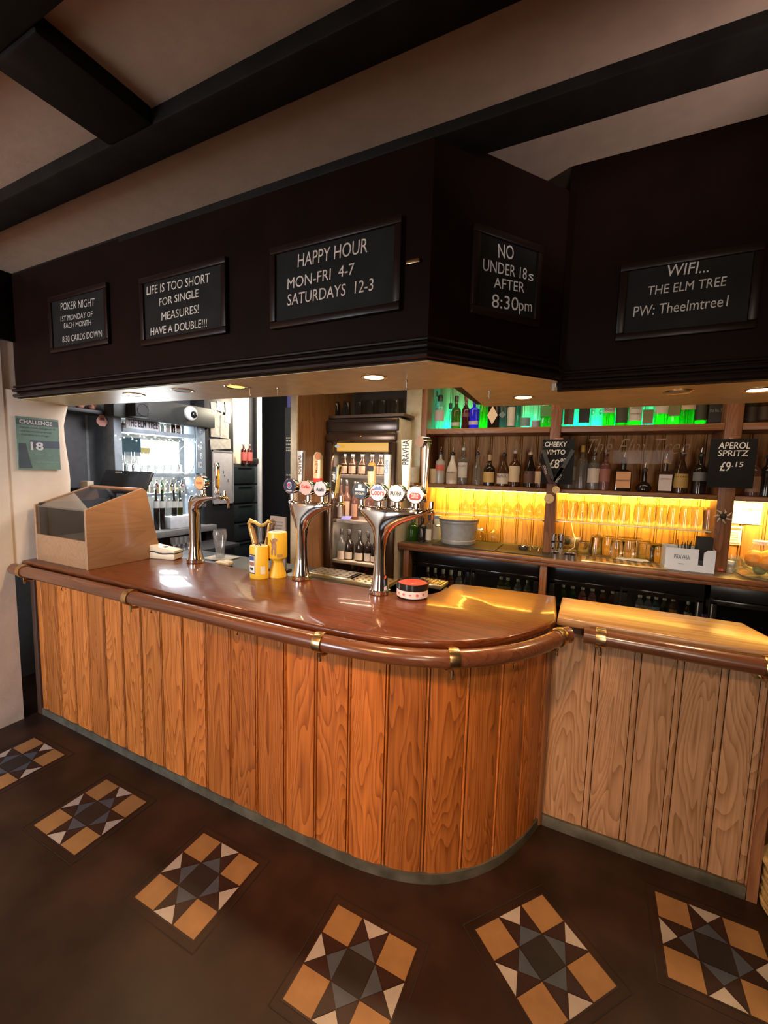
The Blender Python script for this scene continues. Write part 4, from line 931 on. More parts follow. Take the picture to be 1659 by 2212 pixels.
hung_board(1586, 948, .24, .315, YS-.008, 'black chalk price board on the third upright, priced £9.15', [('APEROL', 1551, 969, 1620, 14), ('SPRITZ', 1550, 985, 1616, 13), ('£9', 1554, 1016.6, 1577, 20), ('.15', 1580, 1008, 1604.5, 11)])
# lanyard draped as a V with a round medal
yv = YS-.03
def V(px, py): return at(px, py, Y=yv)
t = thing('lanyard', 'printed dark lanyard hanging in a V with round bottle openers below the middle-upright price board', 'lanyard', V(1194, 1050))
def strap(pts, nm, mt, w_=.014):
    b = MB(); o0 = Vector(t.location)
    for (a, c) in zip(pts, pts[1:]):
        A, C_ = V(*a)-o0, V(*c)-o0; d = (C_-A).normalized(); s = Vector((-d.z, 0, d.x))*w_
        b.prism([(0, 0)]*0 or [((A+s).x, (A+s).z), ((A-s).x, (A-s).z), ((C_-s).x, (C_-s).z), ((C_+s).x, (C_+s).z)], 0, .004, Matrix.Rotation(PI/2, 4, 'X'))
    b.build(nm, mt, t, smooth=False)
sg = plain('green_strap', (.045, .05, .045), .6); sr = plain('maroon_strap', (.07, .025, .022), .6)
strap([(1174, 972), (1193, 1035)], 'strap', sg); strap([(1238, 972), (1216, 1010), (1196, 1040)], 'strap', sg)
strap([(1172, 1005), (1190, 1045)], 'strap', sr); strap([(1214, 1010), (1196, 1045)], 'strap', sr)
for a, c, wd_ in (((1177, 1006), (1180, 1022), 'CIDER'), ((1206, 1043), (1218, 1026), 'STELLA')):
    A = V(*a)-Vector(t.location); C_ = V(*c)-Vector(t.location)
    text('strap_lettering', wd_, white_paper, t, (A.x-.01, -.006, A.z), w=.07, h=.016, spin=math.atan2(C_.z-A.z, C_.x-A.x))
for px, py, r in ((1201, 1058, .028), (1186, 1077, .036)):
    c = V(px, py)-Vector(t.location)
    b = MB(); b.lathe([(r*.5, -.006), (r, -.006), (r, .006), (r*.5, .006)], c, 22, Matrix.Rotation(PI/2, 4, 'X'), cap=False); b.lathe([(0, -.003), (r*.5, -.003), (r*.5, .003), (0, .003)], c, 22, Matrix.Rotation(PI/2, 4, 'X'), cap=False)
    b.build('bottle_opener', brass, t)
# clear acrylic sign with script
a = at(1262, 932, Y=YS+.03); c = at(1500, 1004, Y=YS+.03)
t = thing('acrylic_sign', 'clear acrylic sign with faint script lettering between the two price boards', 'sign', ((a.x+c.x)/2, YS+.03, c.z)); W, Hh = c.x-a.x, a.z-c.z
MB().box((0, 0, Hh/2), (W, .005, Hh), .001).build('sheet', thin_glass('acrylic', (.97, .96, .95), .02, body=.0), t, smooth=False)
text('script_lettering', 'The Elm Tree', plain('faint_script', (.2, .12, .08), .5), t, (-W*.45, -.003, Hh*.3), w=W*.9, h=Hh*.5, shear=.4, bold=-.022)
b = MB()
for x in (-W*.48, W*.48): b.cyl((x, 0, Hh), (x, 0, Z2-.0455-c.z), .0012)
b.build('hanging_wire', steel, t)
# ------------------------------------------------------------------ coolers under the back counter
dk = plain('cooler_black', (.012, .012, .013), .3)
def cooler(x0, x1, lab, doors):
    t = thing('bottle_cooler', lab, 'fridge', ((x0+x1)/2, 3.42, 0), group='black coolers under the back counter'); W = x1-x0
    b = MB(); b.box((0, .3, .5), (W, .03, 1.0)); b.box((-W/2+.012, .14, .5), (.024, .3, 1.0)); b.box((W/2-.012, .14, .5), (.024, .3, 1.0)); b.box((0, .14, .985), (W, .3, .03)); b.box((0, .14, .03), (W, .3, .06)); b.box((0, -.002, .95), (W, .03, .1), .004)
    b.build('body', dk, t)
    MB().box((0, .15, .68), (W-.06, .26, .008)).build('inner_shelf', steel, t)
    for i in range(doors):
        a = -W/2+W/doors*i+.006; c = -W/2+W/doors*(i+1)-.006
        b = MB()
        for cc, d in ((((a+c)/2, -.012, .88), (c-a, .024, .036)), (((a+c)/2, -.012, .08), (c-a, .024, .05)), ((a+.018, -.012, .48), (.036, .024, .8)), ((c-.018, -.012, .48), (.036, .024, .8))): b.box(cc, d, .003)
        f = b.build('door_frame', black_gloss, t)
        MB().box(((a+c)/2, -.01, .48), (c-a-.07, .004, .76)).build('door_pane', thin_glass('cooler_pane', (.6, .6, .58), .08), f, smooth=False)
    return t
cooler(-1.37, PX2-.04, 'black glass-door cooler under the left half of the back counter', 2)
cooler(PX2+.03, .74, 'black glass-door cooler under the right half of the back counter', 2)
cooler(.77, 1.4, 'black cooler at the right end below the fruit bowl', 1)
CB_ = 'bottles inside the under-counter coolers'
lampc = [(-.8, 3.5), (.25, 3.5)]
for x, y in lampc: lamp('cooler_light', 'AREA', (x, y, .955), 1.1, (1, .85, .65), target=(x, y, 0), size=.8, size_y=.06)
def cb(lab, px, pt, wp, gl, pa, sp=(.12, .5), tc=(.5, .45, .35), sh='beer'):
    bottle(lab, px, pt, wp, 3.53, .685, sh, gl, pa, sp, 'cap', tc, CB_, name='beer_bottle')
for i, (px, gl, pa, pt) in enumerate(((924, 'brown', (.4, .33, .2), 1223), (940, 'brown', (.4, .3, .18), 1225), (958, 'amber', (.25, .06, .04), 1227), (975, 'amber', (.25, .06, .04), 1229), (993, 'clear', (.3, .3, .28), 1231), (1010, 'clear', None, 1232), (1083, 'olive', (.25, .22, .1), 1238), (1098, 'olive', (.25, .22, .1), 1240), (1120, 'clear', (.25, .35, .5), 1243), (1141, 'clear', (.3, .2, .12), 1246))):
    cb('%s bottle from the left in the left cooler, %s' % (ORD[i], ['cream round label', 'cream round label, beside another', 'dull red label', 'dull red label, beside another', 'silver top', 'no label', 'green glass', 'green glass, beside another', 'blue label', 'small brown label'][i]), px, pt, 15, gl, pa)
for i, (px, gl, pa, pt) in enumerate(((1217, 'lime', None, 1254), (1238, 'lime', None, 1257), (1260, 'rose', (.4, .12, .12), 1259), (1281, 'rose', (.4, .12, .12), 1262), (1303, 'amber', None, 1264), (1325, 'amber', None, 1267), (1384, 'clear', (.35, .3, .28), 1275), (1402, 'clear', (.35, .32, .3), 1277), (1419, 'slate', (.3, .4, .55), 1279), (1437, 'olive', None, 1281), (1456, 'amber', (.4, .25, .08), 1283), (1489, 'dark', (.3, .3, .28), 1290), (1512, 'dark', (.25, .2, .5), 1292))):
    cb('%s bottle from the left in the right cooler, %s' % (ORD[i], ['yellow green', 'yellow green, second of a pair', 'pink', 'pink, second of a pair', 'orange brown', 'orange brown, second of a pair', 'clear with pale label', 'clear with grey label', 'blue label', 'olive', 'gold label', 'dark with white label', 'dark with violet label'][i]), px, pt, 16, gl, pa)
# ------------------------------------------------------------------ tall drinks fridge in its niche
FX0, FX1, FY = -2.13, -1.435, 3.2
t = thing('drinks_fridge', 'tall glass-door drinks fridge with a brown metal frame behind the beer taps', 'fridge', ((FX0+FX1)/2, FY, 0)); W = FX1-FX0
b = MB(); b.box((0, .42, 1.06), (W, .02, 2.12)); b.box((-W/2+.012, .22, 1.06), (.024, .42, 2.12)); b.box((0, .22, 2.11), (W, .42, .03)); b.box((0, .22, .06), (W, .42, .12))
b.build('body', plain('fridge_inside', (.15, .135, .12), .5), t)
MB().box((W/2-.012, .22, 1.06), (.026, .43, 2.12), .003).build('side_wall', plain('fridge_side', (.55, .5, .43), .4), t)
ft = at(780, 935, Y=FY).z
b = MB(); b.box((0, -.01, (ft+2.12)/2+.005), (W, .04, 2.12-ft-.01), .01); b.tube([(-W/2+.02, -.034, 2.1), (W/2-.02, -.034, 2.1)], .008, 8)
b.build('top_panel', plain('fridge_brown', (.07, .045, .032), .25, .5), t)
fm = plain('fridge_frame', (.1, .055, .032), .25, .6); fr = .07
b = MB()
b.box((0, -.03, ft-fr/2-.004), (W-.01, .045, fr), .012); b.box((-W/2+fr/2+.004, -.03, ft/2), (fr, .045, ft-.16), .012); b.box((W/2-fr/2-.004, -.03, ft/2), (fr, .045, ft-.16), .012); b.box((0, -.03, .13), (W-.01, .045, .1), .012)
fo = b.build('door_frame', fm, t)
MB().box((0, -.028, ft/2), (W-2*fr, .005, ft-.3)).build('door_pane', thin_glass('fridge_pane', (.94, .92, .9), .05), fo, smooth=False)
MB().lathe([(0, 0), (.028, 0), (.028, .002)], (-W/2+fr+.05, -.032, ft-fr-.045), 20, Matrix.Rotation(PI/2, 4, 'X'), sy=.5, cap=False).build('oval_badge', white_gloss, fo)
MB().ball((.02, -.055, ft-.035), .011, n=12).build('lock', brass, fo)
MB().box((0, .05, ft-fr-.05), (W-2*fr, .03, .075), .004).build('light_box', emis('fridge_header', (1, .5, .05), .8), t)
FSH = [at(765, y, Y=FY+.06).z for y in (1026, 1124, 1213)]+[.55]
for z in FSH:
    b = MB(); b.box((0, .21, z-.008), (W-.06, .36, .012)); b.box((0, .04, z-.012), (W-.07, .012, .03), .003); b.build('shelf', plain('fridge_shelf', (.55, .46, .38), .4), t)
lamp('fridge_light', 'AREA', ((FX0+FX1)/2, FY+.11, ft-.18), 6, (1, .8, .62), target=((FX0+FX1)/2, FY+.2, .6), size=.5, size_y=.05)
lamp('fridge_light', 'AREA', ((FX0+FX1)/2, FY+.06, FSH[0]-.03), 5, (1, .8, .62), target=((FX0+FX1)/2, FY+.3, .6), size=.5, size_y=.05)
lamp('fridge_light', 'AREA', ((FX0+FX1)/2, FY+.06, FSH[1]-.03), 4, (1, .8, .62), target=((FX0+FX1)/2, FY+.3, .4), size=.5, size_y=.05)
FG = 'bottles in the tall drinks fridge'
def fb(lab, px, pt, wp, k, gl, pa, sp, sh='jar', top='cap', tc=None, Y=FY+.13):
    bottle(lab, px, pt, wp, Y, FSH[k]-.001, sh, gl, pa, sp, top, tc, FG, name='fridge_bottle')
for i, px in enumerate((745, 763, 784, 805, 824)):
    fb('%s cider bottle from the left on the top fridge shelf, cream label' % ORD[i], px, 978, 18, 0, 'brown', (.62, .46, .36), (.08, .6), 'beer')
fb('first bottle from the left on the second fridge shelf, pale glass', 737, 1034, 15, 1, 'rose', (.5, .4, .34), (.05, .35), 'wine', Y=FY+.09)
fb('second bottle from the left on the second fridge shelf, pink with a cream label', 750, 1036, 20, 1, 'rose', (.6, .42, .3), (.1, .5), 'wine')
fb('third bottle from the left on the second fridge shelf, orange label', 768, 1040, 15, 1, 'rose', (.55, .3, .2), (.08, .45), 'wine')
fb('fourth bottle from the left on the second fridge shelf, behind the tap arm', 800, 1040, 18, 1, 'rose', (.6, .42, .34), (.1, .4), 'wine')
fb('clear wine bottle with a cream label, first on the third fridge shelf', 738, 1142, 18, 2, 'clear', (.62, .5, .4), (.03, .33), 'wine', Y=FY+.09)
fb('dark wine bottle with a scalloped cream label, second on the third fridge shelf', 755, 1143, 21, 2, 'dark', (.62, .54, .46), (.04, .3), 'wine')
fb('dark wine bottle with a round-topped cream label, third on the third fridge shelf', 778, 1145, 21, 2, 'dark', (.62, .54, .46), (.04, .3), 'wine')
fb('dark wine bottle with a narrow white back label, fourth on the third fridge shelf', 796, 1147, 17, 2, 'dark', (.55, .52, .5), (.04, .32), 'wine')
fb('dark wine bottle half hidden by the tap column, fifth on the third fridge shelf', 811, 1150, 18, 2, 'dark', (.55, .45, .38), (.04, .25), 'wine')
fb('gold-necked bottle on the lowest fridge shelf', 762, 1216, 14, 3, 'olive', None, None, 'wine', 'cap', (.5, .35, .08)); fb('red bottle on the lowest fridge shelf, left of its twin', 776, 1218, 15, 3, 'red', (.3, .05, .04), (.2, .5), 'wine', 'cap', (.35, .04, .04)); fb('red bottle on the lowest fridge shelf, right of its twin', 792, 1220, 15, 3, 'red', (.3, .05, .04), (.2, .5), 'wine', 'cap', (.35, .04, .04))
p = at(748, 1113, Y=FY+.05); tag(MB().box((0, 0, 0), (.09, .06, .003), rz=.1, rx=.5).build('blue_card', plain('blue_card', (.25, .25, .62), .5), loc=(p.x, FY+.05, FSH[1]+.018)), 'small blue card at the front of the second fridge shelf', 'card')
# shelf above the fridge
zs = at(790, 895, Y=3.22).z
st = struct(MB().box(((FX0+FX1)/2, 3.42, zs-.012), (FX1-FX0+.06, .4, .025), .003).build('trim_7', plain('niche_shelf', (.1, .06, .04), .5)))
for i, px in enumerate((722, 745, 770, 795, 820, 845)):
    tumbler(px, 3.36, zs+.001, .04, .034, .14, '%s smoky glass from the left on the dark shelf above the drinks fridge' % ORD[i], 'glasses on the shelf above the fridge', mt=thin_glass('smoky_glass', (.5, .48, .45), .1, body=.05, bodycol=(.3, .28, .25)))
# wooden partition left of the fridge
pa = struct(MB().box((-2.165, 3.2, 1.4), (.05, .86, 2.8)).build('wall_partition', wood('partition_wood', (.17, .075, .03), (.3, .145, .062), 'Z', .8, rough=.4, island=.02)))
struct(MB().box((-2.165, 2.765, 1.4), (.062, .02, 2.8), .004).build('trim_8', plain('cream_edge', (.62, .47, .3), .5)))
struct(MB().box((-1.8, 3.68, 1.4), (.75, .03, 2.8)).build('wall_niche', plain('niche_back', (.05, .035, .025), .6)))

# ------------------------------------------------------------------ left staff wall: shelf gantry in front of a bright window
GX = -3.75
def gy(px, py=1000): return at(px, py, X=GX).y
def gz(px, py): return at(px, py, X=GX).z
wa, wb = at(296, 948, X=-4.27), at(418, 1024, X=-4.27)
struct(MB().box((-4.32, 2.9, 1.65), (.04, 2.2, 1.9)).build('wall_behind_gantry', plain('pale_back_wall', (.6, .58, .5), .6, var=.25, scale=9), smooth=False))
win = MB(); win.quad((-4.27, wa.y, wb.z), (-4.27, wb.y, wb.z), (-4.27, wb.y, wa.z), (-4.27, wa.y, wa.z))
struct(win.build('window_1', emis('window_daylight', (.9, .96, 1), 1.5), smooth=False))
lamp('daylight_left', 'AREA', (-4.2, 2.75, 1.75), 40, (.88, .95, 1), target=(-2.0, 2.4, 1.2), size=.9, size_y=.8)
wj = MB()
for y in (2.16, 3.36): wj.box((-4.1, y, 1.6), (.4, .02, 1.3))
struct(wj.build('window_2', plain('window_reveal', (.4, .43, .46), .6)))
GA, GB = gy(236), gy(420)
t = thing('bottle_gantry', 'pale grey shelf gantry against the bright window left of the single beer tap', 'shelving', (GX, (GA+GB)/2, BZ)); gc = plain('blue_grey_paint', (.3, .36, .42), .5, var=.15)
def gl(b, name, mt, **k): bmesh.ops.translate(b.b, vec=-Vector(t.location), verts=b.b.verts); return b.build(name, mt, t, **k)
zt_, zm_, zl_ = gz(330, 936), gz(330, 1026), gz(390, 1140)
for y0, y1 in ((GA, GA+.07), (GB-.06, GB)): gl(MB().box((GX, (y0+y1)/2, 1.5), (.16, y1-y0, 1.3), .006), 'side_post', gc)
for z in (zt_, zm_): gl(MB().box((GX, (GA+GB)/2, z), (.18, GB-GA-.15, .035), .004), 'shelf', gc)
gl(MB().box((GX+.0, (GA+GB)/2, zl_-.02), (.3, GB-GA+.3, .06), .006), 'counter', plain('grey_counter', (.2, .2, .2), .4))
lz_ = at(320, 908, X=GX+.17).z
lin = struct(MB().box((GX+.1, (GA+3.2)/2, lz_+.1), (.14, 3.2-GA+.1, .2), .01).build('trim_9', plain('lintel_dark', (.03, .032, .03), .5)))
lx = GX+.17
# sign and bottles on the upper shelf
a = at(272, 931, X=GX+.05); c = at(342, 909, X=GX+.05)
s = thing('name_plaque', 'pale plaque with dark capital letters on the top gantry shelf', 'sign', (GX+.05, (a.y+c.y)/2, zt_+.018))
MB().box((0, 0, (c.z-zt_-.018)/2), (.012, c.y-a.y, c.z-zt_-.018), .002).build('plaque', plain('plaque_grey', (.75, .75, .76), .5), s)
text('lettering', 'THE ELM TREE', plain('plaque_ink', (.06, .06, .1), .6), s, (.0068, -(c.y-a.y)*.46, .022), rz=PI/2, w=(c.y-a.y)*.92, h=(c.z-zt_)*.6, bold=.02)
def gbottle(lab, px, pt, wp, z0, sh, gls, pa_=None, sp=(.1, .4), tc=(.3, .3, .3), grp='bottles on the window gantry', X=GX):
    p = at(px, pt, X=X); d = (p-EYE).dot(_f); r = wp/2*d/FPX; hh = max(.06, p.z-z0)
    q = thing('gantry_bottle', lab, 'bottle', (X, p.y, z0), PI/2, grp)
    MB().lathe([(r*k_, z_*hh) for k_, z_ in SHAPES[sh]], n=14).build('glass', glass_of(gls), q)
    if pa_: MB().lathe([(r*1.02, sp[0]*hh), (r*1.02, sp[1]*hh)], n=14, cap=False).build('paper_label', plain('label_%.2f_%.2f_%.2f' % pa_, pa_, .6, var=.06), q)
    k_ = SHAPES[sh][-1][0]*r; MB().lathe([(k_*1.15, hh*.93), (k_*1.15, hh*1.01), (0, hh*1.01)], n=12, cap=False).build('cap', plain('cap_g', tc, .4), q)
for i, (px, gls) in enumerate(((258, 'red'), (266, 'amber'), (350, 'clear'), (362, 'frost'), (373, 'brown'), (384, 'amber'), (395, 'clear'))):
    gbottle('%s bottle from the left on the top gantry shelf' % ORD[i], px, 910, 9, zt_+.018, 'round', gls, (.5, .45, .4) if i % 2 else None)
for i, (px, gls) in enumerate(((336, 'dark'), (349, 'dark'), (362, 'clear'), (375, 'dark'), (388, 'olive'))):
    gbottle('%s bottle from the left below the gantry behind the wooden case' % ORD[i], px, 1050+i*1, 11, zl_+.012, 'wine', gls, (.55, .55, .52), (.5, .66), (.2, .25, .2))
for i in range(7):
    px = 262+i*20; p = at(px, 1000, X=GX)
    wg = thing('flute_glass', '%s tall glass from the left on the lower gantry shelf' % ORD[i], 'glass', (GX-.03, p.y, zm_+.018), group='glasses on the window gantry')
    MB().lathe([(.028, 0), (.006, .006), (.004, .05), (.022, .08), (.03, .13), (.026, .19)], n=14, cap=False).build('glass', clear, wg)
for i in range(9):
    px = 266+i*15; p = at(px, 1005, X=GX+.05)
    tumbler(Vector((GX+.055, p.y, 0)), p.y, zm_+.018, .03, .026, .085, '%s short glass from the left in front on the lower gantry shelf' % ORD[i], 'short glasses on the window gantry')
a = at(306, 966, X=-4.1); c = at(342, 981, X=-4.1); tag(MB().box((0, 0, 0), (.01, c.y-a.y, a.z-c.z), .002).build('yellow_card', plain('yellow_sheet', (.8, .6, .2), .6), loc=(-4.24, (a.y+c.y)/2, (a.z+c.z)/2)), 'yellow sheet against the window behind the gantry glasses', 'card')
a = at(258, 943, X=-4.2); c = at(306, 985, X=-4.2); tag(MB().box((0, 0, 0), (.02, c.y-a.y, a.z-c.z)).build('dark_panel', plain('teal_dark', (.05, .09, .1), .6), loc=(-4.22, (a.y+c.y)/2, (a.z+c.z)/2)), 'dark green panel at the left of the bright window', 'panel')
p = at(402, 994, X=GX+.12); tag(MB().tube([(.075*math.cos(k*PI/14), 0, .14*math.sin(k*PI/14)) for k in range(28)], .005, 6, closed=True).build('hoop', white_gloss, loc=p), 'thin white oval hoop hanging in front of the gantry', 'hoop'); bpy.data.objects['hoop'].rotation_euler = (0, 0, .7)
zq_ = gz(370, 1066)
gl(MB().box((GX-.1, (GA+GB)/2, zq_-.012), (.1, GB-GA-.15, .024), .003), 'shelf', gc)
for i in range(9):
    gbottle('%s small bottle from the left on the low gantry shelf behind the dark bottles' % ORD[i], 316+i*11, 1037, 9, zq_+.001, 'round', ('amber', 'clear', 'rose', 'lime', 'frost')[i % 5], (.6, .5, .25) if i % 3 != 1 else (.6, .58, .5), (.1, .5), (.4, .35, .2), 'small bottles on the low gantry shelf', X=GX-.1)
a = at(404, 950, X=-4.2); c = at(424, 1024, X=-4.2); tag(MB().box((0, 0, 0), (.02, c.y-a.y, a.z-c.z)).build('dark_panel', MAT['teal_dark'], loc=(-4.22, (a.y+c.y)/2, (a.z+c.z)/2)), 'dark green panel at the right of the bright window', 'panel')
# fairy lights along the shelves
t2 = thing('fairy_lights', 'string of small white fairy lights draped along the gantry shelves', 'string lights', (GX+.1, GA, zt_))
wp_ = [(0, (GB-GA)*k/24, -.05-.02*math.sin(k*1.7)) for k in range(25)]; MB().tube(wp_, .0015, 5).build('wire', steel, t2)
b = MB()
for k, q in enumerate(wp_): b.ball((q[0]+.004, q[1], q[2]-.006-.008*(k % 3)), .006, n=8)
for k in range(46): b.ball((.0, (GB-GA)*(.08+.9*k/46), zm_-zt_-.03-.1*((k*5) % 7)/3), .006, n=8)
o = b.build('bulbs', emis('fairy_bulb', (1, .96, .85), 9), t2); o['kind'] = 'stuff'
# grey menu panel TH / HA / BO
a = at(423, 920, X=-3.65); c = at(443, 1022, X=-3.65)
s = thing('hanging_sign', 'blue grey panel with cut-off white words hanging right of the gantry', 'sign', (-3.65, (a.y+c.y)/2, c.z)); hh, ww = a.z-c.z, c.y-a.y
MB().box((0, 0, hh/2), (.012, ww, hh)).build('panel', plain('panel_blue_grey', (.2, .25, .3), .5), s)
for wd_, y in (('TH', 935), ('HA', 972), ('B', 991), ('BO', 1010)):
    q = at(428 if wd_ != 'B' else 433, y, X=-3.644); text('lettering', wd_, white_gloss, s, (.0065, q.y-s.location.y, q.z-c.z), rz=PI/2, h=.062, w=.05 if len(wd_) > 1 else .025)
# speaker, camera dome, shade
p = at(295, 886, X=lx+.04); o = thing('speaker', 'black loudspeaker mounted on the dark beam above the gantry', 'speaker', (lx+.003, p.y, p.z)); MB().box((.06, 0, 0), (.12, .13, .13), .015).build('cabinet', black_matt, o); MB().lathe([(0, 0), (.045, 0), (.05, .004)], (.121, 0, 0), 20, Matrix.Rotation(PI/2, 4, 'Y'), cap=False).build('grille', plain('grille', (.03, .03, .03), .7), o)
p = at(413, 893, X=lx+.02); o = thing('dome_camera', 'white round security camera on the dark beam', 'camera', (lx+.002, p.y, p.z))
Q = Matrix.Rotation(PI/2, 4, 'Y')
MB().lathe([(.07, 0), (.07, .02), (.062, .032), (.05, .036)], n=28, M4=Q).build('housing', white_gloss, o); MB().lathe([(.034, .034), (.032, .05), (.02, .062), (0, .066)], (0, .012, -.012), 20, Q, cap=False).build('lens_dome', black_gloss, o)
# dark shelf with small pink things, pink paper tag
zsh = at(170, 884, X=-3.8).z
struct(MB().box((-3.8, 2.1, zsh-.015), (.2, .56, .03), .003).build('trim_10', plain('dark_ledge', (.02, .02, .022), .5)))
for px, lab, r in ((172, 'pink piggy-like ornament on the dark high shelf, left', .035), (199, 'pale pink ornament on the dark high shelf, right', .026)):
    p = at(px, 874, X=-3.78); b = MB().ball((0, 0, r), r, sz=.9, n=14).ball((.02, -r*.5, r*1.5), r*.35, n=8).ball((.02, r*.5, r*1.5), r*.35, n=8); tag(b.build('ornament', plain('pink_clay', (.6, .27, .2), .5), loc=(-3.78, p.y, zsh+.001)), lab.replace('piggy-like ', 'rounded '), 'ornament', 'ornaments on the high dark shelf')
p = at(220, 908, X=-3.74); s = thing('paper_tag', 'small pink drop-shaped paper tag hanging by the gantry post', 'tag', (-3.74, p.y, p.z)); M5 = Matrix.Rotation(PI/2, 4, 'Z') @ Matrix.Rotation(PI/2, 4, 'X')
MB().prism([(0, .07), (.02, .04), (.045, .0), (.045, -.02), (.02, -.05), (-.02, -.05), (-.045, -.02), (-.045, 0), (-.02, .04)], 0, .003, M5).build('tag', plain('pink_paper', (.6, .3, .25), .7), s); MB().tube([(0, 0, .07), (-.02, 0, .13), (-.15, 0, .14)], .0012, 5).build('string', black_matt, s); MB().prism([(-.015, .02), (.015, .02), (.022, 0), (-.022, 0)], .0035, .0045, M5).build('print', plain('maroon_print', (.15, .03, .04), .6), s)
# black post with pinned papers and board
y0, y1 = at(443, 1000, X=-3.68).y, at(505, 1000, X=-3.68).y
struct(MB().box((-3.78, (y0+y1)/2, 1.45), (.2, y1-y0, 2.9), .006).build('trim_11', plain('post_black', (.016, .016, .017), .5)))
struct(MB().box((-3.69, y0-.012, 1.75), (.04, .024, 1.0), .004).build('trim_12', plain('post_edge', (.22, .19, .18), .5)))
XP = -3.678
def pinned(px0, py0, px1, py1, lab, k, mt=white_paper, rot=0.0):
    a = at(px0, py0, X=XP); c = at(px1, py1, X=XP); X_ = XP+.004*k
    o = MB().box((0, 0, 0), (.0015, c.y-a.y, a.z-c.z)).build('pinned_paper', mt, loc=(X_, (a.y+c.y)/2, (a.z+c.z)/2)); o.rotation_euler = (rot, 0, 0); tag(o, lab, 'paper', 'papers pinned to the black post')
gp = plain('grey_paper', (.4, .37, .32), .8, var=.2, scale=25)
pinned(455, 868, 468, 893, 'narrow pale paper at the top left of the black post', 1, gp, .06); pinned(467, 868, 482, 890, 'folded paper at the top middle of the black post', 2, white_paper, -.2); pinned(486, 868, 499, 893, 'pale paper at the top right of the black post', 1, gp, .1)
pinned(453, 890, 475, 945, 'large creased paper at the left of the black post', 2, gp, .02); pinned(474, 895, 493, 948, 'large creased paper at the right of the black post', 3, gp, -.03); pinned(484, 889, 496, 914, 'small white card at the right edge of the black post', 4, white_paper, -.15); pinned(453, 946, 497, 972, 'curled low paper just above the pale notice board', 2, gp, .08)
a = at(456, 972, X=XP); c = at(503, 1086, X=XP); s = thing('notice_board', 'pale grey notice board on the black post behind the single beer tap', 'notice board', (XP+.004, (a.y+c.y)/2, c.z)); ww, hh = c.y-a.y, a.z-c.z
MB().box((.004, 0, hh/2), (.008, ww, hh), .001).build('board', plain('board_grey', (.42, .4, .4), .5, var=.08), s)
b = MB(); b.box((.01, 0, hh-.008), (.008, ww, .016)); b.box((.01, 0, .008), (.008, ww, .016)); b.box((.01, -ww/2+.006, hh/2), (.008, .012, hh)); b.box((.01, ww/2-.006, hh/2), (.008, .012, hh)); b.build('frame', plain('board_frame', (.3, .28, .27), .4), s)
b = MB(); rnd = random.Random(3)
for i in range(9): b.box((.0086, (rnd.random()-.5)*ww*.7, hh*(.15+.6*rnd.random())), (.001, .012, .02+.02*rnd.random()))
b.build('dark_marks', plain('mark_ink', (.1, .08, .08), .7), s)
# cabinet recess: cream wall, black drawers, red bottles
yc0, yc1 = y1+.005, at(561, 1000, X=-3.7).y
zc = at(535, 1002, X=-3.7).z
s = thing('drawer_stack', 'tall stack of glossy black drawers between the black post and the dark doorway', 'drawers', (-3.8, (yc0+yc1)/2, 0)); ww = yc1-yc0
MB().box((-.02, 0, zc/2), (.14, ww, zc), .005).build('carcass', black_matt, s)
for i in range(7):
    z = .1+i*(zc-.12)/7; d = MB().box((.06, 0, z+(zc-.12)/14), (.03, ww-.02, (zc-.12)/7-.018), .012).build('drawer', plain('drawer_black', (.02, .026, .027), .18), s)
    MB().box((.078, 0, z+(zc-.12)/7-.03), (.012, ww*.5, .012), .004).build('drawer_handle', black_gloss, d)
struct(MB().box((-3.88, (yc0+yc1)/2, zc+.5), (.02, ww, 1.0)).build('wall_recess', plain('cream_wall', (.75, .66, .48), .8, var=.04)))
struct(MB().box((-3.72, yc1+.02, 1.4), (.05, .035, 2.8), .004).build('trim_13', plain('white_frame', (.72, .72, .72), .4)))
for px, lab in ((526, 'red-labelled sauce bottle on the black drawers, left'), (539, 'red sauce bottle on the black drawers, right and nearer')):
    gbottle(lab, px, 960, 12, zc+.001, 'tall', 'red', (.6, .12, .1), (.15, .6), (.5, .1, .1), 'red bottles on the black drawers', X=-3.74)
p = at(551, 995, X=-3.74); tag(MB().box((0, 0, .035), (.1, .14, .07), .015).build('black_pouch', black_matt, loc=(-3.77, p.y, zc+.001)), 'small black pouch beside the red bottles on the drawers', 'pouch')
# corridor beyond: banner with white print
a = at(616, 880, Y=5.4); c = at(638, 1060, Y=5.4)
s = thing('grey_banner', 'tall dim grey banner with blocks of white print in the dark doorway', 'banner', ((a.x+c.x)/2, 5.4, c.z)); ww, hh = c.x-a.x, a.z-c.z
MB().box((0, 0, hh/2), (ww, .01, hh)).build('banner', plain('banner_grey', (.08, .085, .1), .6), s, smooth=False)
for y, n in ((946, 4), (952, 3), (960, 5), (967, 4), (973, 5), (1026, 3)):
    z = at(620, y, Y=5.39).z-c.z; b = MB()
    for i in range(n): b.box((-ww*.4+ww*.8*(i+.5)/n, -.006, z), (ww*.8/n*.75, .001, .022))
    b.build('print_line', white_paper, s, smooth=False)
MB().box((0, 0, -c.z/2), (ww*.6, .05, c.z)).build('stand', black_matt, s)
a = at(620, 850, Y=5.5); c = at(655, 885, Y=5.5); tag(MB().box((0, 0, 0), (c.x-a.x, .05, a.z-c.z), .01).build('violet_lamp', emis('violet_glow', (.16, .12, .5), .35), loc=((a.x+c.x)/2, 5.527, (a.z+c.z)/2)), 'dim violet lit box high in the dark doorway', 'lamp')
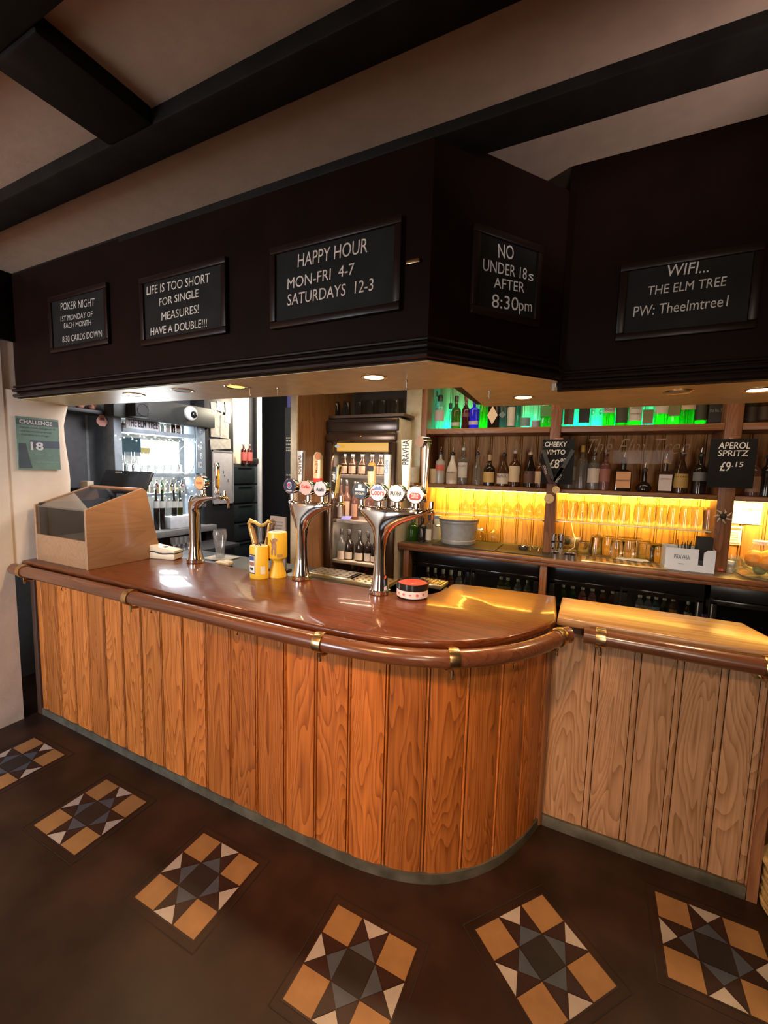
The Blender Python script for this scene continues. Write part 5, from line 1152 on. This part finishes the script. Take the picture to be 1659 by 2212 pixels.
# staff side: bright counter clutter below the gantry
p = at(385, 1115, X=GX); s = thing('white_box', 'white boxed appliance on the counter under the gantry', 'box', (GX+.02, p.y, zl_+.011)); MB().box((0, 0, .06), (.12, .3, .12), .006).build('box', plain('white_box', (.7, .74, .8), .5), s); MB().box((.061, .1, .06), (.002, .06, .1)).build('dark_door', black_gloss, s)
zf = at(392, 1186, X=-3.45).z
struct(MB().box((-3.45, 2.6, zf-.02), (.4, 1.3, .04), .004).build('trim_14', plain('staff_shelf', (.05, .05, .055), .4)))
for i in range(5):
    p = at(372+i*10, 1180, X=-3.45); q = thing('stem_glass', '%s clear stem glass from the left behind the card machine' % ORD[i], 'glass', (-3.42, p.y, zf+.001), group='stem glasses behind the card machine'); MB().lathe([(.03, 0), (.012, .02), (.008, .04), (.03, .07), (.034, .12)], n=14, cap=False).build('glass', clear, q)
# poster on the plaster pier
a = at(31, 898, X=-3.244); c = at(130, 1015, X=-3.244)
s = thing('age_poster', 'green poster reading CHALLENGE and 18 on the cream plaster pier', 'poster', (-3.238, (a.y+c.y)/2, c.z)); ww, hh = c.y-a.y, a.z-c.z
def px_z(y): return hh*(1016-y)/(1016-899)
MB().box((0, 0, hh/2), (.004, ww, hh)).build('sheet', plain('poster_green', (.17, .27, .22), .4, var=.1), s, smooth=False)
MB().box((.0024, ww*.0, px_z(910)), (.001, ww*.98, hh*.11)).build('dark_band', plain('poster_dark', (.1, .13, .13), .4), s)
MB().box((.0024, ww*.15, px_z(958)), (.001, ww*.7, hh*.14)).build('dark_band', plain('poster_slate', (.1, .12, .16), .4), s)
MB().prism([(-ww*.48, .01), (-ww*.18, .01), (-ww*.26, hh*.3), (-ww*.3, hh*.5), (-ww*.46, hh*.5)], .0022, .0028, Matrix.Rotation(PI/2, 4, 'Z') @ Matrix.Rotation(PI/2, 4, 'X')).build('bottle_silhouette', plain('poster_shadow', (.07, .09, .11), .5), s)
text('lettering', 'CHALLENGE', white_gloss, s, (.0034, -ww*.42, px_z(914)), rz=PI/2, w=ww*.76, h=hh*.075, bold=.03)
text('lettering', '18', white_gloss, s, (.0034, -ww*.2, px_z(971)), rz=PI/2, w=ww*.3, h=hh*.15, bold=.03)
pi_ = plain('poster_ink', (.07, .11, .1), .6); pw = plain('poster_pale', (.4, .45, .43), .6)
for wd_, y, mt_, w_ in (('People under the age of 18', 924, pi_, .85), ('will be asked to prove', 932, pi_, .75), ('that they are of age', 940, pi_, .68), ('No proof, no sale', 983, pw, .4), ('valid identification only', 1000, pw, .6)):
    text('small_print', wd_, mt_, s, (.0032, -ww*.4 if mt_ is pi_ else -ww*.1, px_z(y)), rz=PI/2, w=ww*w_*.95, h=hh*.035)
# ------------------------------------------------------------------ things standing on the bar counter
TZ = 1.0602
# sloping display case
c0 = at(185, 1233, Z=TZ); cx0, cx1 = -3.19, c0.x; cy0, cy1 = 1.425, 1.885; D_ = cy1-cy0; W = cx1-cx0
hf = .357; yr = D_*.76; hr = .475
t = thing('display_case', 'wooden counter display case with a sloping glass top at the left end of the bar', 'display case', ((cx0+cx1)/2, cy0, TZ))
side = [(0, 0), (D_, 0), (D_-.005, .1), (yr+.03, hr-.02), (yr+.005, hr), (0, hf)]
MX = Matrix(((0, 0, 1, 0), (1, 0, 0, 0), (0, 1, 0, 0), (0, 0, 0, 1)))
MB().prism(side, W/2-.018, W/2, MX, bev=.002).build('side_panel', casewood, t); MB().prism(side, -W/2, -W/2+.018, MX, bev=.002).build('side_panel', casewood, t)
MB().box((0, .009, .085), (W-.036, .018, .17), .002).build('front_panel', casewood, t)
MB().box((0, D_/2, .006), (W-.036, D_-.04, .012)).build('base', casewood, t)
MB().box((0, .008, .265), (W-.036, .004, .18)).build('front_glass', thin_glass('case_front_glass', (.85, .85, .85), .05), t, smooth=False)
sl = math.atan2(hr-hf, yr); MB().box((0, yr/2, (hf+hr)/2-.008), (W-.036, math.hypot(yr, hr-hf), .004), rx=sl).build('top_glass', thin_glass('case_glass', (.85, .85, .85), .16), t, smooth=False)
b = MB(); b.box((0, yr+.002, hr-.014), (W-.036, .03, .026), .004); b.build('top_rail', wood('case_rail', (.3, .12, .05), (.4, .2, .1), 'X', 1, rough=.35), t)
MB().box((0, D_-.03, .2), (W-.036, .015, .38), rx=.32).build('back_board', plain('case_inside', (.05, .045, .045), .5), t, smooth=False)
MB().box((-W/2+.021, .21, .2), (.004, .38, .34)).box((W/2-.021, .2, .18), (.004, .36, .3)).box((0, .2, .016), (W-.05, .36, .006)).build('shade_panels', plain('case_shade', (.03, .028, .03), .5), t, smooth=False)  # dark panels added to paint the shade inside the case
MB().box((0, .19, .14), (W-.05, .26, .008)).build('inner_shelf', plain('case_shelf', (.12, .11, .1), .4), t)
# till behind the case
a = at(205, 1027, Y=2.15); q = at(303, 1027, Y=2.15)
t = thing('till_screen', 'dark tilted till screen seen over the top of the wooden case', 'till', ((a.x+q.x)/2+.1, 2.15, 1.02))
MB().box((0, 0, .52), (q.x-a.x, .03, .2), .012, rx=-.45).build('screen', plain('till_dark', (.035, .036, .04), .4), t); MB().box((0, -.046, .6), (.08, .004, .012)).build('badge', white_gloss, t); MB().cyl((0, .05, 0), (0, .03, .5), .04).lathe([(0, 0), (.12, 0), (.12, .02), (0, .03)], (0, .05, 0), 24, cap=False).build('stand', black_matt, t)
p = at(188, 1047, Y=2.0); tag(MB().box((0, 0, .03), (.1, .05, .06), .004).build('card_stack', cream_paper, loc=(p.x, 2.0, p.z-.03)), 'small cream box of papers beside the till screen', 'box'); struct(MB().box((p.x-.05, 2.02, (p.z-.032)/2+.49), (.3, .12, p.z-.032-.98)).build('trim_15', black_matt))
# card machine
p = at(365, 1205, Z=TZ); t = thing('card_machine', 'cream plastic card machine lying beside the wooden case', 'card machine', (p.x-.03, p.y-.02, TZ), .25)
cm = plain('cream_plastic', (.62, .5, .36), .4, var=.06)
wv = [.042+.006*math.sin(k*.9) for k in range(9)]
b = MB(); xs = [-.12+.24*k/8 for k in range(9)]
b.prism([(x, z) for x, z in zip(xs, [.03, .042, .046, .044, .038, .034, .036, .04, .04])]+[(.12, .006), (.11, 0), (-.105, 0), (-.12, .012)], -.045, .045, Matrix.Rotation(PI/2, 4, 'X'), bev=.006); b.build('lower_shell', cm, t)
b = MB(); b.prism([(x, z+.006) for x, z in zip(xs, [.03, .042, .046, .044, .038, .034, .036, .04, .04])]+[(.12, .062), (.05, .072), (-.06, .09), (-.11, .092)], -.045, .045, Matrix.Rotation(PI/2, 4, 'X'), bev=.006); b.build('upper_shell', cm, t)
b = MB(); b.prism([(x, z-.001) for x, z in zip(xs, [.03, .042, .046, .044, .038, .034, .036, .04, .04])]+[(x, z+.007) for x, z in zip(xs[::-1], [.04, .04, .036, .034, .038, .044, .046, .042, .03])], -.0435, .0435, Matrix.Rotation(PI/2, 4, 'X')); b.build('seam', black_matt, t); MB().box((.02, -.0, .0785), (.02, .03, .004), .002, ry=.12).build('button', black_matt, t)

# ---- beer taps
def ring(x0, x1, d, z, n=28, y=0): return [((x0+x1)/2+(x1-x0)/2*math.cos(2*PI*k/n), y+d*math.sin(2*PI*k/n), z) for k in range(n)]
def smooth_rings(S, m=4):
    out = []
    for i in range(len(S)-1):
        p0, p1, p2, p3 = S[max(0, i-1)], S[i], S[i+1], S[min(len(S)-1, i+2)]
        for k in range(m):
            u = k/m; out.append(tuple(.5*((2*p1[j])+(-p0[j]+p2[j])*u+(2*p0[j]-5*p1[j]+4*p2[j]-p3[j])*u*u+(-p0[j]+3*p1[j]-3*p2[j]+p3[j])*u**3) for j in range(4)))
    return out+[S[-1]]
def tower(t, S):
    b = MB(); b.loft([ring(x0, x1, d, z) for z, x0, x1, d in smooth_rings(S)]); b.build('column', chrome, t)
    MB().lathe([(.052, 0), (.055, .003), (.055, .02), (.05, .024)], n=32).build('base_collar', chrome, t)
def lens(t, x, z, face, words, y=-.035, r=.046, rim=chrome, tilt=0.0, ztop=.45, extra=None):
    """round illuminated badge on a stem: housing, face, print"""
    R_ = Matrix.Rotation(PI/2, 4, 'X'); face = plain(face[0], face[1], .3, var=.03)
    b = MB(); b.lathe([(r*.55, -.05), (r*.97, -.03), (r, .0), (r*.98, .006), (r*.9, .008)], (x, y, z), 30, R_); b.cyl((x, y+.02, ztop-.02), (x, y+.02, z-r*.7), .014, n=14); b.lathe([(.022, 0), (.02, .012), (.014, .018)], (x, y+.02, ztop-.012), 16)
    h_ = b.build('badge_housing', rim, t)
    MB().lathe([(0, .0085), (r*.88, .0085), (r*.9, .006)], (x, y, z), 30, R_, cap=False).build('badge_face', face, h_)
    for body, dz, w_, hh, mt in words: text('badge_lettering', body, mt, h_, (x, y-.0095, z+dz), w=w_, h=hh, align='CENTER', bold=.02)
    if extra: extra(h_, x, y-.009, z)
ink_w, ink_k = plain('print_white', (.72, .72, .72), .5, var=.01), plain('print_black', (.02, .02, .022), .5); ink_r = plain('print_red', (.6, .03, .03), .5); ink_b = plain('print_blue', (.12, .2, .5), .5)
def blade(t, name, x, y, z0, z1, w0, w1, d, mt, words=(), tilt=0.0, round_top=True, mt2=None, lean=0.0):
    """paddle-shaped tap lever; sections from the ferrule up"""
    n = 8; P_ = []
    for k in range(n+1):
        u = k/n; w_ = w0+(w1-w0)*u
        if round_top and u > .85: w_ *= math.sqrt(max(.05, 1-((u-.85)/.16)**2))
        P_.append((u, w_))
    b = MB(); q = 14; rings = []
    for u, w_ in P_:
        r_ = []
        for i in range(q):
            a = 2*PI*i/q+PI/q; c_, s_ = math.cos(a), math.sin(a); e = (abs(c_)**4+abs(s_)**4)**(-.25)
            r_.append((x+lean*u+w_/2*c_*e, y+d/2*s_*e, z0+(z1-z0)*u))
        rings.append(r_)
    b.loft(rings); h_ = b.build(name, mt, t)
    MB().lathe([(.013, 0), (.016, .01), (.012, .03), (.014, .05)], (x, y, z0-.05), 14).build('ferrule', chrome, h_)
    for body, u, length, hh, ink in words: text('lever_lettering', body, ink, h_, (x+lean*u+hh*.45, y-d/2-.001, z0+(z1-z0)*u), w=length, h=hh, spin=PI/2, align='LEFT', bold=.02)
    return h_
def spouts(t, xs, z):
    for x in xs: MB().tube([(x, .03, z), (x, .08, z+.005), (x, .1, z-.02), (x, .102, z-.07)], [.012, .012, .01, .008], 10).build('spout', chrome, t); MB().cyl((x, .075, z-.01), (x, .075, z+.045), .012).build('tap_body', chrome, t)
# four-lever tower
p = at(820, 1281, Z=TZ); t4 = thing('beer_tap', 'chrome four-lever beer tap beside the round tub, the widest of the taps', 'beer tap', (p.x, p.y, TZ), group='chrome beer taps on the bar'); O4 = Vector(t4.location)
tower(t4, [(.02, -.05, .05, .05), (.045, -.045, .045, .045), (.1, -.037, .037, .037), (.2, -.032, .032, .032), (.28, -.035, .038, .033), (.33, -.048, .06, .035), (.365, -.075, .105, .038), (.395, -.105, .17, .04), (.42, -.128, .222, .04), (.438, -.136, .24, .036), (.448, -.13, .236, .026)])
def lx_(px, py, O, dy=0.0): q = at(px, py, Y=O.y+dy); return q.x-O.x, q.z-O.z
def mountain(h_, x, y, z):
    MB().prism([(-.026, .012), (-.006, .034), (.004, .026), (.014, .036), (.03, .012)], 0, .0006, Matrix.Translation((x, y, z)) @ Matrix.Rotation(PI/2, 4, 'X')).build('badge_peak', ink_b, h_)
def redcrest(h_, x, y, z):
    MB().prism([(-.03, -.012), (-.027, .004), (-.016, .012), (.016, .012), (.027, .004), (.03, -.012), (.02, -.022), (-.02, -.022)], 0, .0006, Matrix.Translation((x, y, z-.002)) @ Matrix.Rotation(PI/2, 4, 'X')).build('badge_crest', ink_r, h_)
def stout_block(h_, x, y, z): MB().box((x, y, z+.022), (.02, .001, .02)).box((x, y, z+.006), (.056, .001, .012)).build('badge_block', ink_w, h_)
def oval_crest(h_, x, y, z):
    R_ = Matrix.Rotation(PI/2, 4, 'X'); MB().lathe([(0, 0), (.02, 0), (.02, .001)], (x, y, z+.004), 24, R_, sx=.8, cap=False).build('badge_oval', ink_w, h_); MB().lathe([(0, .001), (.016, .001), (.016, .002)], (x, y, z+.004), 24, R_, sx=.8, cap=False).build('badge_oval', ink_b, h_); MB().lathe([(0, .002), (.008, .002), (.008, .003)], (x-.002, y, z+.006), 16, R_, cap=False).build('badge_dot', ink_r, h_)
for (px, py), face, words, ex in (((778, 1060), ('badge_black', (.012, .012, .014)), [('STOUT', -.02, .05, .01, ink_w)], stout_block),
                             ((816, 1064), ('badge_pale', (.6, .6, .66)), [('Coors', -.012, .075, .03, ink_r)], mountain),
                             ((856, 1066), ('badge_white', (.62, .62, .6)), [('PRAVHA', -.01, .06, .022, ink_k)], None),
                             ((897, 1069), ('badge_cream', (.66, .6, .6)), [('STELLA', -.0035, .036, .01, ink_w), ('ARTOIS', -.016, .034, .009, ink_w)], redcrest)):
    x, z = lx_(px, py, O4, -.04); lens(t4, x, z, face, words, extra=ex)
HY = .09
def lev(t, O, px, pyt, pyb, wp0, wp1, nm, mt, words=(), **k):
    x, z1 = lx_(px, pyt, O, HY); x0, z0 = lx_(px, pyb, O, HY); sc_ = (at(px, pyb, Y=O.y+HY)-EYE).dot(_f)/FPX
    return blade(t, nm, x, HY, z0, z1, wp0*sc_, wp1*sc_, .03, mt, words, **k)
o = lev(t4, O4, 804, 1002, 1056, 14, 20, 'tap_lever', plain('lever_cream', (.62, .5, .34), .3)); o['label'] = 'cream lever with an orange top and black band'
x, z = lx_(803, 1012, O4, HY); MB().box((x, HY-.016, z+.0), (.036, .002, .026), .002).build('lever_emblem', ink_k, o)
x, z = lx_(804, 1005, O4, HY); MB().ball((x, HY, z), .02, sx=1.1, sy=.85, sz=.8, n=14).build('lever_cap', plain('lever_orange', (.6, .28, .06), .35), o)
o = lev(t4, O4, 838, 982, 1056, 10, 15, 'tap_lever', plain('lever_ice', (.55, .66, .72), .2), [('Coors', .45, .07, .02, ink_b)], round_top=False); o['label'] = 'pale blue pointed lever'
o = lev(t4, O4, 880, 950, 1058, 14, 27, 'tap_lever', white_gloss, [('PRAVHA', .5, .125, .036, ink_k)], round_top=False, lean=.0); o['label'] = 'white tapering lever with black lettering'
o = lev(t4, O4, 921, 948, 1064, 11, 20, 'tap_lever', plain('lever_silver', (.7, .62, .52), .15, .9)); o['label'] = 'silver lever with a rounded knob at the top'
x, z = lx_(919, 955, O4, HY); MB().cyl((x-.02, HY-.03, z), (x+.0, HY+.03, z+.0), .028, n=20).build('lever_knob', chrome, o)
spouts(t4, [lx_(px, 1090, O4)[0] for px in (804, 838, 880, 921)], .44)
# three-lever tower
p = at(651, 1250, Z=TZ); t3 = thing('beer_tap', 'chrome three-lever beer tap right of the yellow collection tins', 'beer tap', (p.x, p.y, TZ), group='chrome beer taps on the bar'); O3 = Vector(t3.location)
tower(t3, [(.02, -.05, .05, .05), (.045, -.044, .044, .044), (.1, -.036, .036, .036), (.2, -.031, .031, .031), (.28, -.034, .036, .032), (.33, -.048, .055, .034), (.365, -.066, .09, .037), (.395, -.078, .14, .038), (.42, -.086, .19, .038), (.438, -.088, .205, .034), (.448, -.082, .2, .025)])
for (px, py), face, words, ex in (((626, 1050), ('badge_navy', (.02, .02, .06)), [('LAGER', -.03, .04, .008, ink_w)], oval_crest), ((661, 1054), ('badge_pink', (.66, .42, .4)), [('Carling', -.002, .055, .02, ink_r)], None), ((692, 1056), ('badge_lilac', (.6, .56, .66)), [('Asahi', -.012, .05, .02, ink_k)], None)):
    x, z = lx_(px, py, O3, -.04); lens(t3, x, z, face, words, extra=ex, r=.044)
o = lev(t3, O3, 651, 974, 1046, 11, 17, 'tap_lever', white_gloss, [('FOSTERS', .3, .11, .024, plain('print_brown', (.2, .12, .04), .5))], round_top=False); o['label'] = 'white lever with a dark blue edge'
x, z = lx_(655, 1010, O3, HY); MB().box((x+.009, HY-.0165, z), (.004, .002, .17), ry=.0).build('lever_stripe', plain('navy_stripe', (.02, .02, .08), .3), o)
o = lev(t3, O3, 687, 977, 1046, 19, 21, 'tap_lever', plain('lever_yellow', (.75, .62, .35), .3), [('Madri', .35, .07, .02, plain('print_orange', (.6, .2, .06), .5))]); o['label'] = 'round-topped cream lever with a red foot'
x, z = lx_(687, 1038, O3, HY); MB().box((x, HY, z), (.056, .033, .03), .006).build('lever_foot', ink_r, o); x, z = lx_(690, 986, O3, HY); MB().lathe([(0, 0), (.02, 0), (.02, .001)], (x, HY-.016, z), 20, Matrix.Rotation(PI/2, 4, 'X'), cap=False).build('lever_seal', MAT['print_orange'], o)
o = lev(t3, O3, 722, 1008, 1060, 12, 20, 'tap_lever', plain('lever_black', (.03, .024, .02), .25), [('Asahi', .35, .06, .022, ink_w)], round_top=False, lean=.02); o['label'] = 'black lever with a pale yellow edge'
x, z = lx_(730, 1035, O3, HY); MB().box((x+.003, HY-.002, z), (.008, .03, .16), .002, ry=.12).build('lever_edge', plain('yellow_edge', (.75, .66, .3), .3), o)
spouts(t3, [lx_(px, 1080, O3)[0] for px in (651, 687, 722)], .44)
# single tap
p = at(423, 1214, Z=TZ); t1 = thing('beer_tap', 'chrome single-lever beer tap with an orange badge near the wooden case', 'beer tap', (p.x, p.y, TZ), group='chrome beer taps on the bar'); O1 = Vector(t1.location)
tower(t1, [(.02, -.05, .05, .05), (.05, -.044, .044, .044), (.1, -.038, .038, .038), (.2, -.035, .035, .035), (.3, -.037, .037, .036), (.36, -.04, .045, .038), (.4, -.044, .1, .038), (.425, -.04, .19, .036), (.438, -.03, .215, .03)])
x, z = lx_(429, 1043, O1, -.04); lens(t1, x+.01, z, ('badge_orange', (.62, .3, .16)), [('BLONDE', -.006, .05, .014, plain('print_rust', (.35, .1, .05), .5))], r=.046)
o = lev(t1, O1, 468, 1000, 1052, 9, 12, 'tap_lever', chrome); o['label'] = 'plain chrome lever'
spouts(t1, [lx_(466, 1080, O1)[0]], .43)

# ---- staff-side ledge behind the counter with drip trays, glass and bar things
LZ = 1.03
struct(MB().box((-1.75, 2.14, LZ-.02), (2.1, .32, .04), .004).build('trim_16', plain('staff_ledge', (.018, .017, .016), .45)))
def tray(px0, py0, px1, py1, lab, col, W_, D2, holes):
    p = at((px0+px1)/2, (py0+py1)/2, Z=LZ); s = thing('drip_tray', lab, 'drip tray', (p.x, p.y, LZ), group='drip trays behind the beer taps')
    MB().box((0, 0, .01), (W_, D2, .02), .003).build('tray', col, s)
    b = MB()
    for i in range(7):
        for j in range(4): b.cyl((-W_*.42+W_*.14*i, -D2*.36+D2*.24*j, .0196), (-W_*.42+W_*.14*i, -D2*.36+D2*.24*j, .0206), .009, n=10)
    o = b.build('holes', black_matt, s); o['kind'] = 'stuff'
    MB().box((0, -D2/2-.004, .012), (W_, .008, .024), .002).build('rim', plain('tray_rim', (.6, .5, .32), .25, .8), s)
tray(690, 1240, 760, 1248, 'grey mesh drip tray behind the three-lever tap', plain('tray_grey', (.2, .17, .13), .4, .5), .33, .17, 1)
tray(770, 1255, 830, 1262, 'brass drip tray with holes between the two big taps', plain('tray_brass', (.5, .36, .17), .3, .8), .28, .17, 1)
tray(912, 1260, 950, 1266, 'yellow lit drip tray with holes right of the round tub', plain('tray_gold', (.65, .52, .22), .3, .7), .17, .13, 1)
struct(MB().box((-.83, 2.14, LZ-.02), (.3, .3, .04)).build('trim_17', MAT['staff_ledge']))
p = at(478, 1203, Z=LZ+.012)
s = tag(MB().box((0, 0, .004), (.2, .16, .008), .002, rz=.1).build('bar_mat', plain('grey_mat', (.33, .31, .28), .6, var=.3, scale=60), loc=(p.x, p.y, LZ+.001)), 'grey patterned mat under the tulip pint glass', 'mat')
tp_ = thing('pint_glass', 'empty tulip pint glass standing on a mat behind the bar', 'glass', (p.x-.01, p.y, LZ+.0095)); MB().lathe(shell([(.032, 0), (.034, .012), (.03, .03), (.033, .08), (.045, .13), (.049, .16), (.046, .19), (.043, .2)], .0025), n=26, cap=False).build('glass', thin_glass('pint_clear', (.93, .93, .93), .28, body=.05), tp_); MB().lathe([(0, .002), (.031, .002), (.031, .012), (0, .012)], n=20, cap=False).build('thick_base', clear, tp_)
p = at(505, 1216, Z=LZ); tag(MB().box((0, 0, .013), (.12, .05, .026), .01, rz=.1).box((.03, .01, .02), (.07, .045, .03), .012, rz=-.2).build('bar_cloth', plain('cream_cloth', (.55, .46, .34), .9, bump=.5, scale=30), loc=(p.x, 2.02, LZ+.001)), 'crumpled cream bar cloth behind the countertop', 'cloth')
# golden harp
HYY = 2.06
def hp(px, py): q = at(px, py, Y=HYY); return q
base = hp(562, 1205); s = thing('harp_tap', 'golden harp-shaped tap behind the yellow collection tins', 'beer tap', (base.x, HYY, LZ)); gold = plain('harp_gold', (.5, .27, .09), .3, .4); Bv = Vector(s.location)
def hv(px, py): return hp(px, py)-Bv
MB().tube([hv(558, 1200), hv(551, 1172), hv(543, 1142), hv(538, 1130), hv(541, 1122), hv(546, 1124)], [.018, .02, .019, .014, .01, .006], 10).build('pillar', gold, s)
MB().tube([hv(540, 1126), hv(551, 1128), hv(562, 1136), hv(573, 1133), hv(581, 1124), hv(586, 1130), hv(583, 1136)], [.01, .012, .013, .012, .01, .008, .005], 10).build('neck', plain('harp_bright', (.62, .4, .1), .25, .5), s)
MB().tube([hv(582, 1130), hv(579, 1160), hv(572, 1186), hv(560, 1204)], [.01, .014, .018, .018], 10).build('soundboard', gold, s)
b = MB()
for k in range(8):
    u = k/7; a_ = hv(546+u*32, 1132 if 0 < k < 7 else 1128); e_ = hv(556+u*20, 1196-u*36); b.tube([a_, e_], .0012, 5)
b.build('strings', plain('harp_string', (.12, .08, .05), .4, .6), s); MB().lathe([(.035, 0), (.04, .01), (.02, .03), (.012, .05)], (.0, 0, 0), 16).build('foot', black_gloss, s)
a_, e_ = hp(540, 1126), 0
# menu card
a = at(585, 1114, Y=2.1); c = at(618, 1192, Y=2.1); s = thing('menu_card', 'tall brown-grey menu card standing between the tins and the three-lever tap', 'menu', ((a.x+c.x)/2, 2.1, LZ)); ww = c.x-a.x
MB().box((0, 0, (a.z-LZ)/2), (ww, .012, a.z-LZ), .002, rx=-.0).build('card', plain('menu_brown', (.24, .19, .165), .6, var=.15), s); b = MB()
for k in range(8): b.box((0, -.0065, (a.z-LZ)*(.9-.06*k)), (ww*(.7-.1*(k % 3)), .001, .004))
b.build('text_lines', plain('menu_ink', (.1, .07, .06), .6), s); MB().box((0, 0, .008), (ww*1.3, .08, .016), .004).build('stand', black_matt, s)
# yellow collection tins
yel = plain('collection_yellow', (.8, .46, .03), .35, var=.03)
p = at(552, 1250, Z=TZ); rr = 21*((p-EYE).dot(_f))/FPX
s = thing('collection_tin', 'plain yellow oval collection tin with a blue framed label, left and nearer', 'collection tin', (p.x, p.y+.03, TZ), .2); hA = .187
MB().lathe([(rr*.97, 0), (rr, .006), (rr, hA-.006), (rr*.96, hA), (0, hA)], n=32, sy=.75, cap=False).lathe([(0, 0), (rr*.97, 0)], n=32, sy=.75, cap=False).build('tin', yel, s)
def wrap(s, r_, sy, a0, a1, z0, z1, mt, nm, k=1.012, n=10):
    b = MB()
    for i in range(n):
        u, v = a0+(a1-a0)*i/n, a0+(a1-a0)*(i+1)/n; f = lambda a, z: (r_*k*math.cos(a), r_*k*sy*math.sin(a), z)
        b.quad(f(u, z0), f(v, z0), f(v, z1), f(u, z1))
    bmesh.ops.remove_doubles(b.b, verts=b.b.verts, dist=1e-6); return b.build(nm, mt, s)
a0, a1 = -PI/2-1.0, -PI/2-.02
wrap(s, rr, .75, a0, a1, .03, .14, plain('label_navy', (.02, .025, .09), .4), 'label_border', 1.01); wrap(s, rr, .75, a0+.06, a1-.06, .036, .134, white_paper, 'label', 1.018); wrap(s, rr, .75, a0+.1, a1-.1, .106, .13, plain('label_blue', (.05, .08, .25), .4), 'label_heading', 1.026); wrap(s, rr, .75, a0+.1, a1-.1, .076, .098, plain('label_picture', (.35, .15, .1), .5), 'label_picture', 1.026); wrap(s, rr, .75, a0+.25, a1-.2, .05, .066, ink_k, 'label_print', 1.026)
wrap(s, rr, .75, -PI/2+.55, -PI/2+1.1, .03, .075, cream_paper, 'seal_sticker', 1.014)
MB().lathe([(0, hA+.0012), (rr*.8, hA+.0012), (rr*.8, hA+.0004)], n=24, sy=.75, cap=False).build('lid_seal', cream_paper, s); MB().tube([(-.02, -.01, hA+.002), (.0, 0, hA+.012), (.03, .01, hA+.03)], .0035, 6).tube([(.02, -.015, hA+.003), (0, .0, hA+.012), (-.025, .012, hA+.004)], .003, 6).build('tie', black_matt, s)
p = at(592, 1247, Z=TZ); rb = 20.5*((p-EYE).dot(_f))/FPX
s = thing('collection_tin', 'yellow collection tin with a dog picture and a flared handle base, right and behind', 'collection tin', (p.x, p.y+.03, TZ), .25); hB = .262
MB().lathe([(0, 0), (rb*.92, 0), (rb*.93, .012), (rb*.55, .085), (rb*.62, .1), (rb*.95, .112), (rb, .118), (rb, hB-.005), (rb*.97, hB), (0, hB)], n=32, cap=False).build('tin', yel, s); MB().box((0, 0, hB+.001), (rb*1.1, .006, .002)).build('coin_slot', black_matt, s)
dogm = plain('dog_print', (.32, .13, .05), .5); Y_ = -rb-.001
def dog(c, r_, nm='dog_picture'): pass
b = MB()
for x, z, sx, sz in ((.004, .19, .014, .022), (.008, .222, .016, .011), (.0, .215, .006, .008), (.016, .222, .006, .009), (-.006, .155, .005, .022), (.012, .155, .005, .024)):
    th = x/rb; b.lathe([(0, 0), (1, 0), (1, .001)], (rb*1.012*math.sin(th), -rb*1.012*math.cos(th), z), 14, Matrix.Rotation(PI/2, 4, 'X') @ Matrix.Diagonal((sx, sz, 1, 1)), cap=False)
b.tube([(-.006, -rb*1.01, .2), (-.018, -rb*.99, .222)], .003, 6); b.build('dog_picture', dogm, s)
text('print', 'PLEASE', ink_k, s, (-rb*.92, -rb*.45, .225), rz=-.95, w=.022, h=.006); text('print', 'GIVE', ink_k, s, (-rb*.92, -rb*.45, .21), rz=-.95, w=.018, h=.006)
wrap(s, rb, 1, -PI/2+.4, -PI/2+1.0, .122, .14, plain('tan_tape', (.35, .2, .06), .5), 'tape', 1.01)
# round tub
p = at(878, 1297, Z=TZ); r2 = 36*((p-EYE).dot(_f))/FPX
s = thing('round_tub', 'round black tub with a red top and a white pictogram band on the bar', 'tub', (p.x, p.y+r2*.95, TZ)); ht = .078
MB().lathe([(0, 0), (r2*.95, 0), (r2*.97, .006), (r2*.97, ht-.03), (r2, ht-.028), (r2, ht), (r2*.93, ht), (r2*.9, ht-.008)], n=40, cap=False).build('tub', black_gloss, s)
MB().lathe([(r2*.91, ht-.008), (r2*.8, ht-.004), (r2*.35, ht-.006), (r2*.3, ht-.002), (0, ht-.002)], n=36, cap=False).build('red_top', plain('tub_red', (.65, .05, .035), .45), s)
wrap(s, r2, 1, PI, 2*PI, .01, .045, plain('tub_label', (.7, .58, .6), .5), 'label_band', .985, 30)
for i in range(6):
    a = PI+.55+i*.42; b = MB(); q = Matrix.Rotation(a+PI/2, 4, 'Z')
    b.lathe([(0, 0), (.007, 0), (.007, .001)], (r2*.994*math.cos(a), r2*.994*math.sin(a), .028), 10, q @ Matrix.Rotation(PI/2, 4, 'X'), sy=(.6, 1, .8)[i % 3], cap=False); b.build('pictogram', plain('pictogram_pink', (.55, .16, .15), .6), s)
# bottom right corner: post and basket edge beyond the bar
o = struct(MB().box((.86, 2.42, .5), (.12, .1, 1.0), .004).build('trim_18', postwood))
s = thing('wicker_basket', 'straw-coloured wicker basket at the floor beyond the right end of the bar', 'basket', (.865, 2.03, 0))
rnd = random.Random(5); b = MB()
for i in range(9):
    r_ = .13+.004*(i % 2); z = .015+.02*i; b.tube([(r_*math.cos(k*PI/12+i*.2), r_*math.sin(k*PI/12+i*.2), z+.004*((k+i) % 2)) for k in range(24)], .009, 6, closed=True)
b.build('woven_wall', plain('wicker', (.42, .27, .1), .55, var=.3, scale=40), s); MB().tube([(.135*math.cos(k*PI/12), .135*math.sin(k*PI/12), .2) for k in range(24)], .014, 8, closed=True).build('rim', plain('wicker_rim', (.5, .34, .14), .5), s)
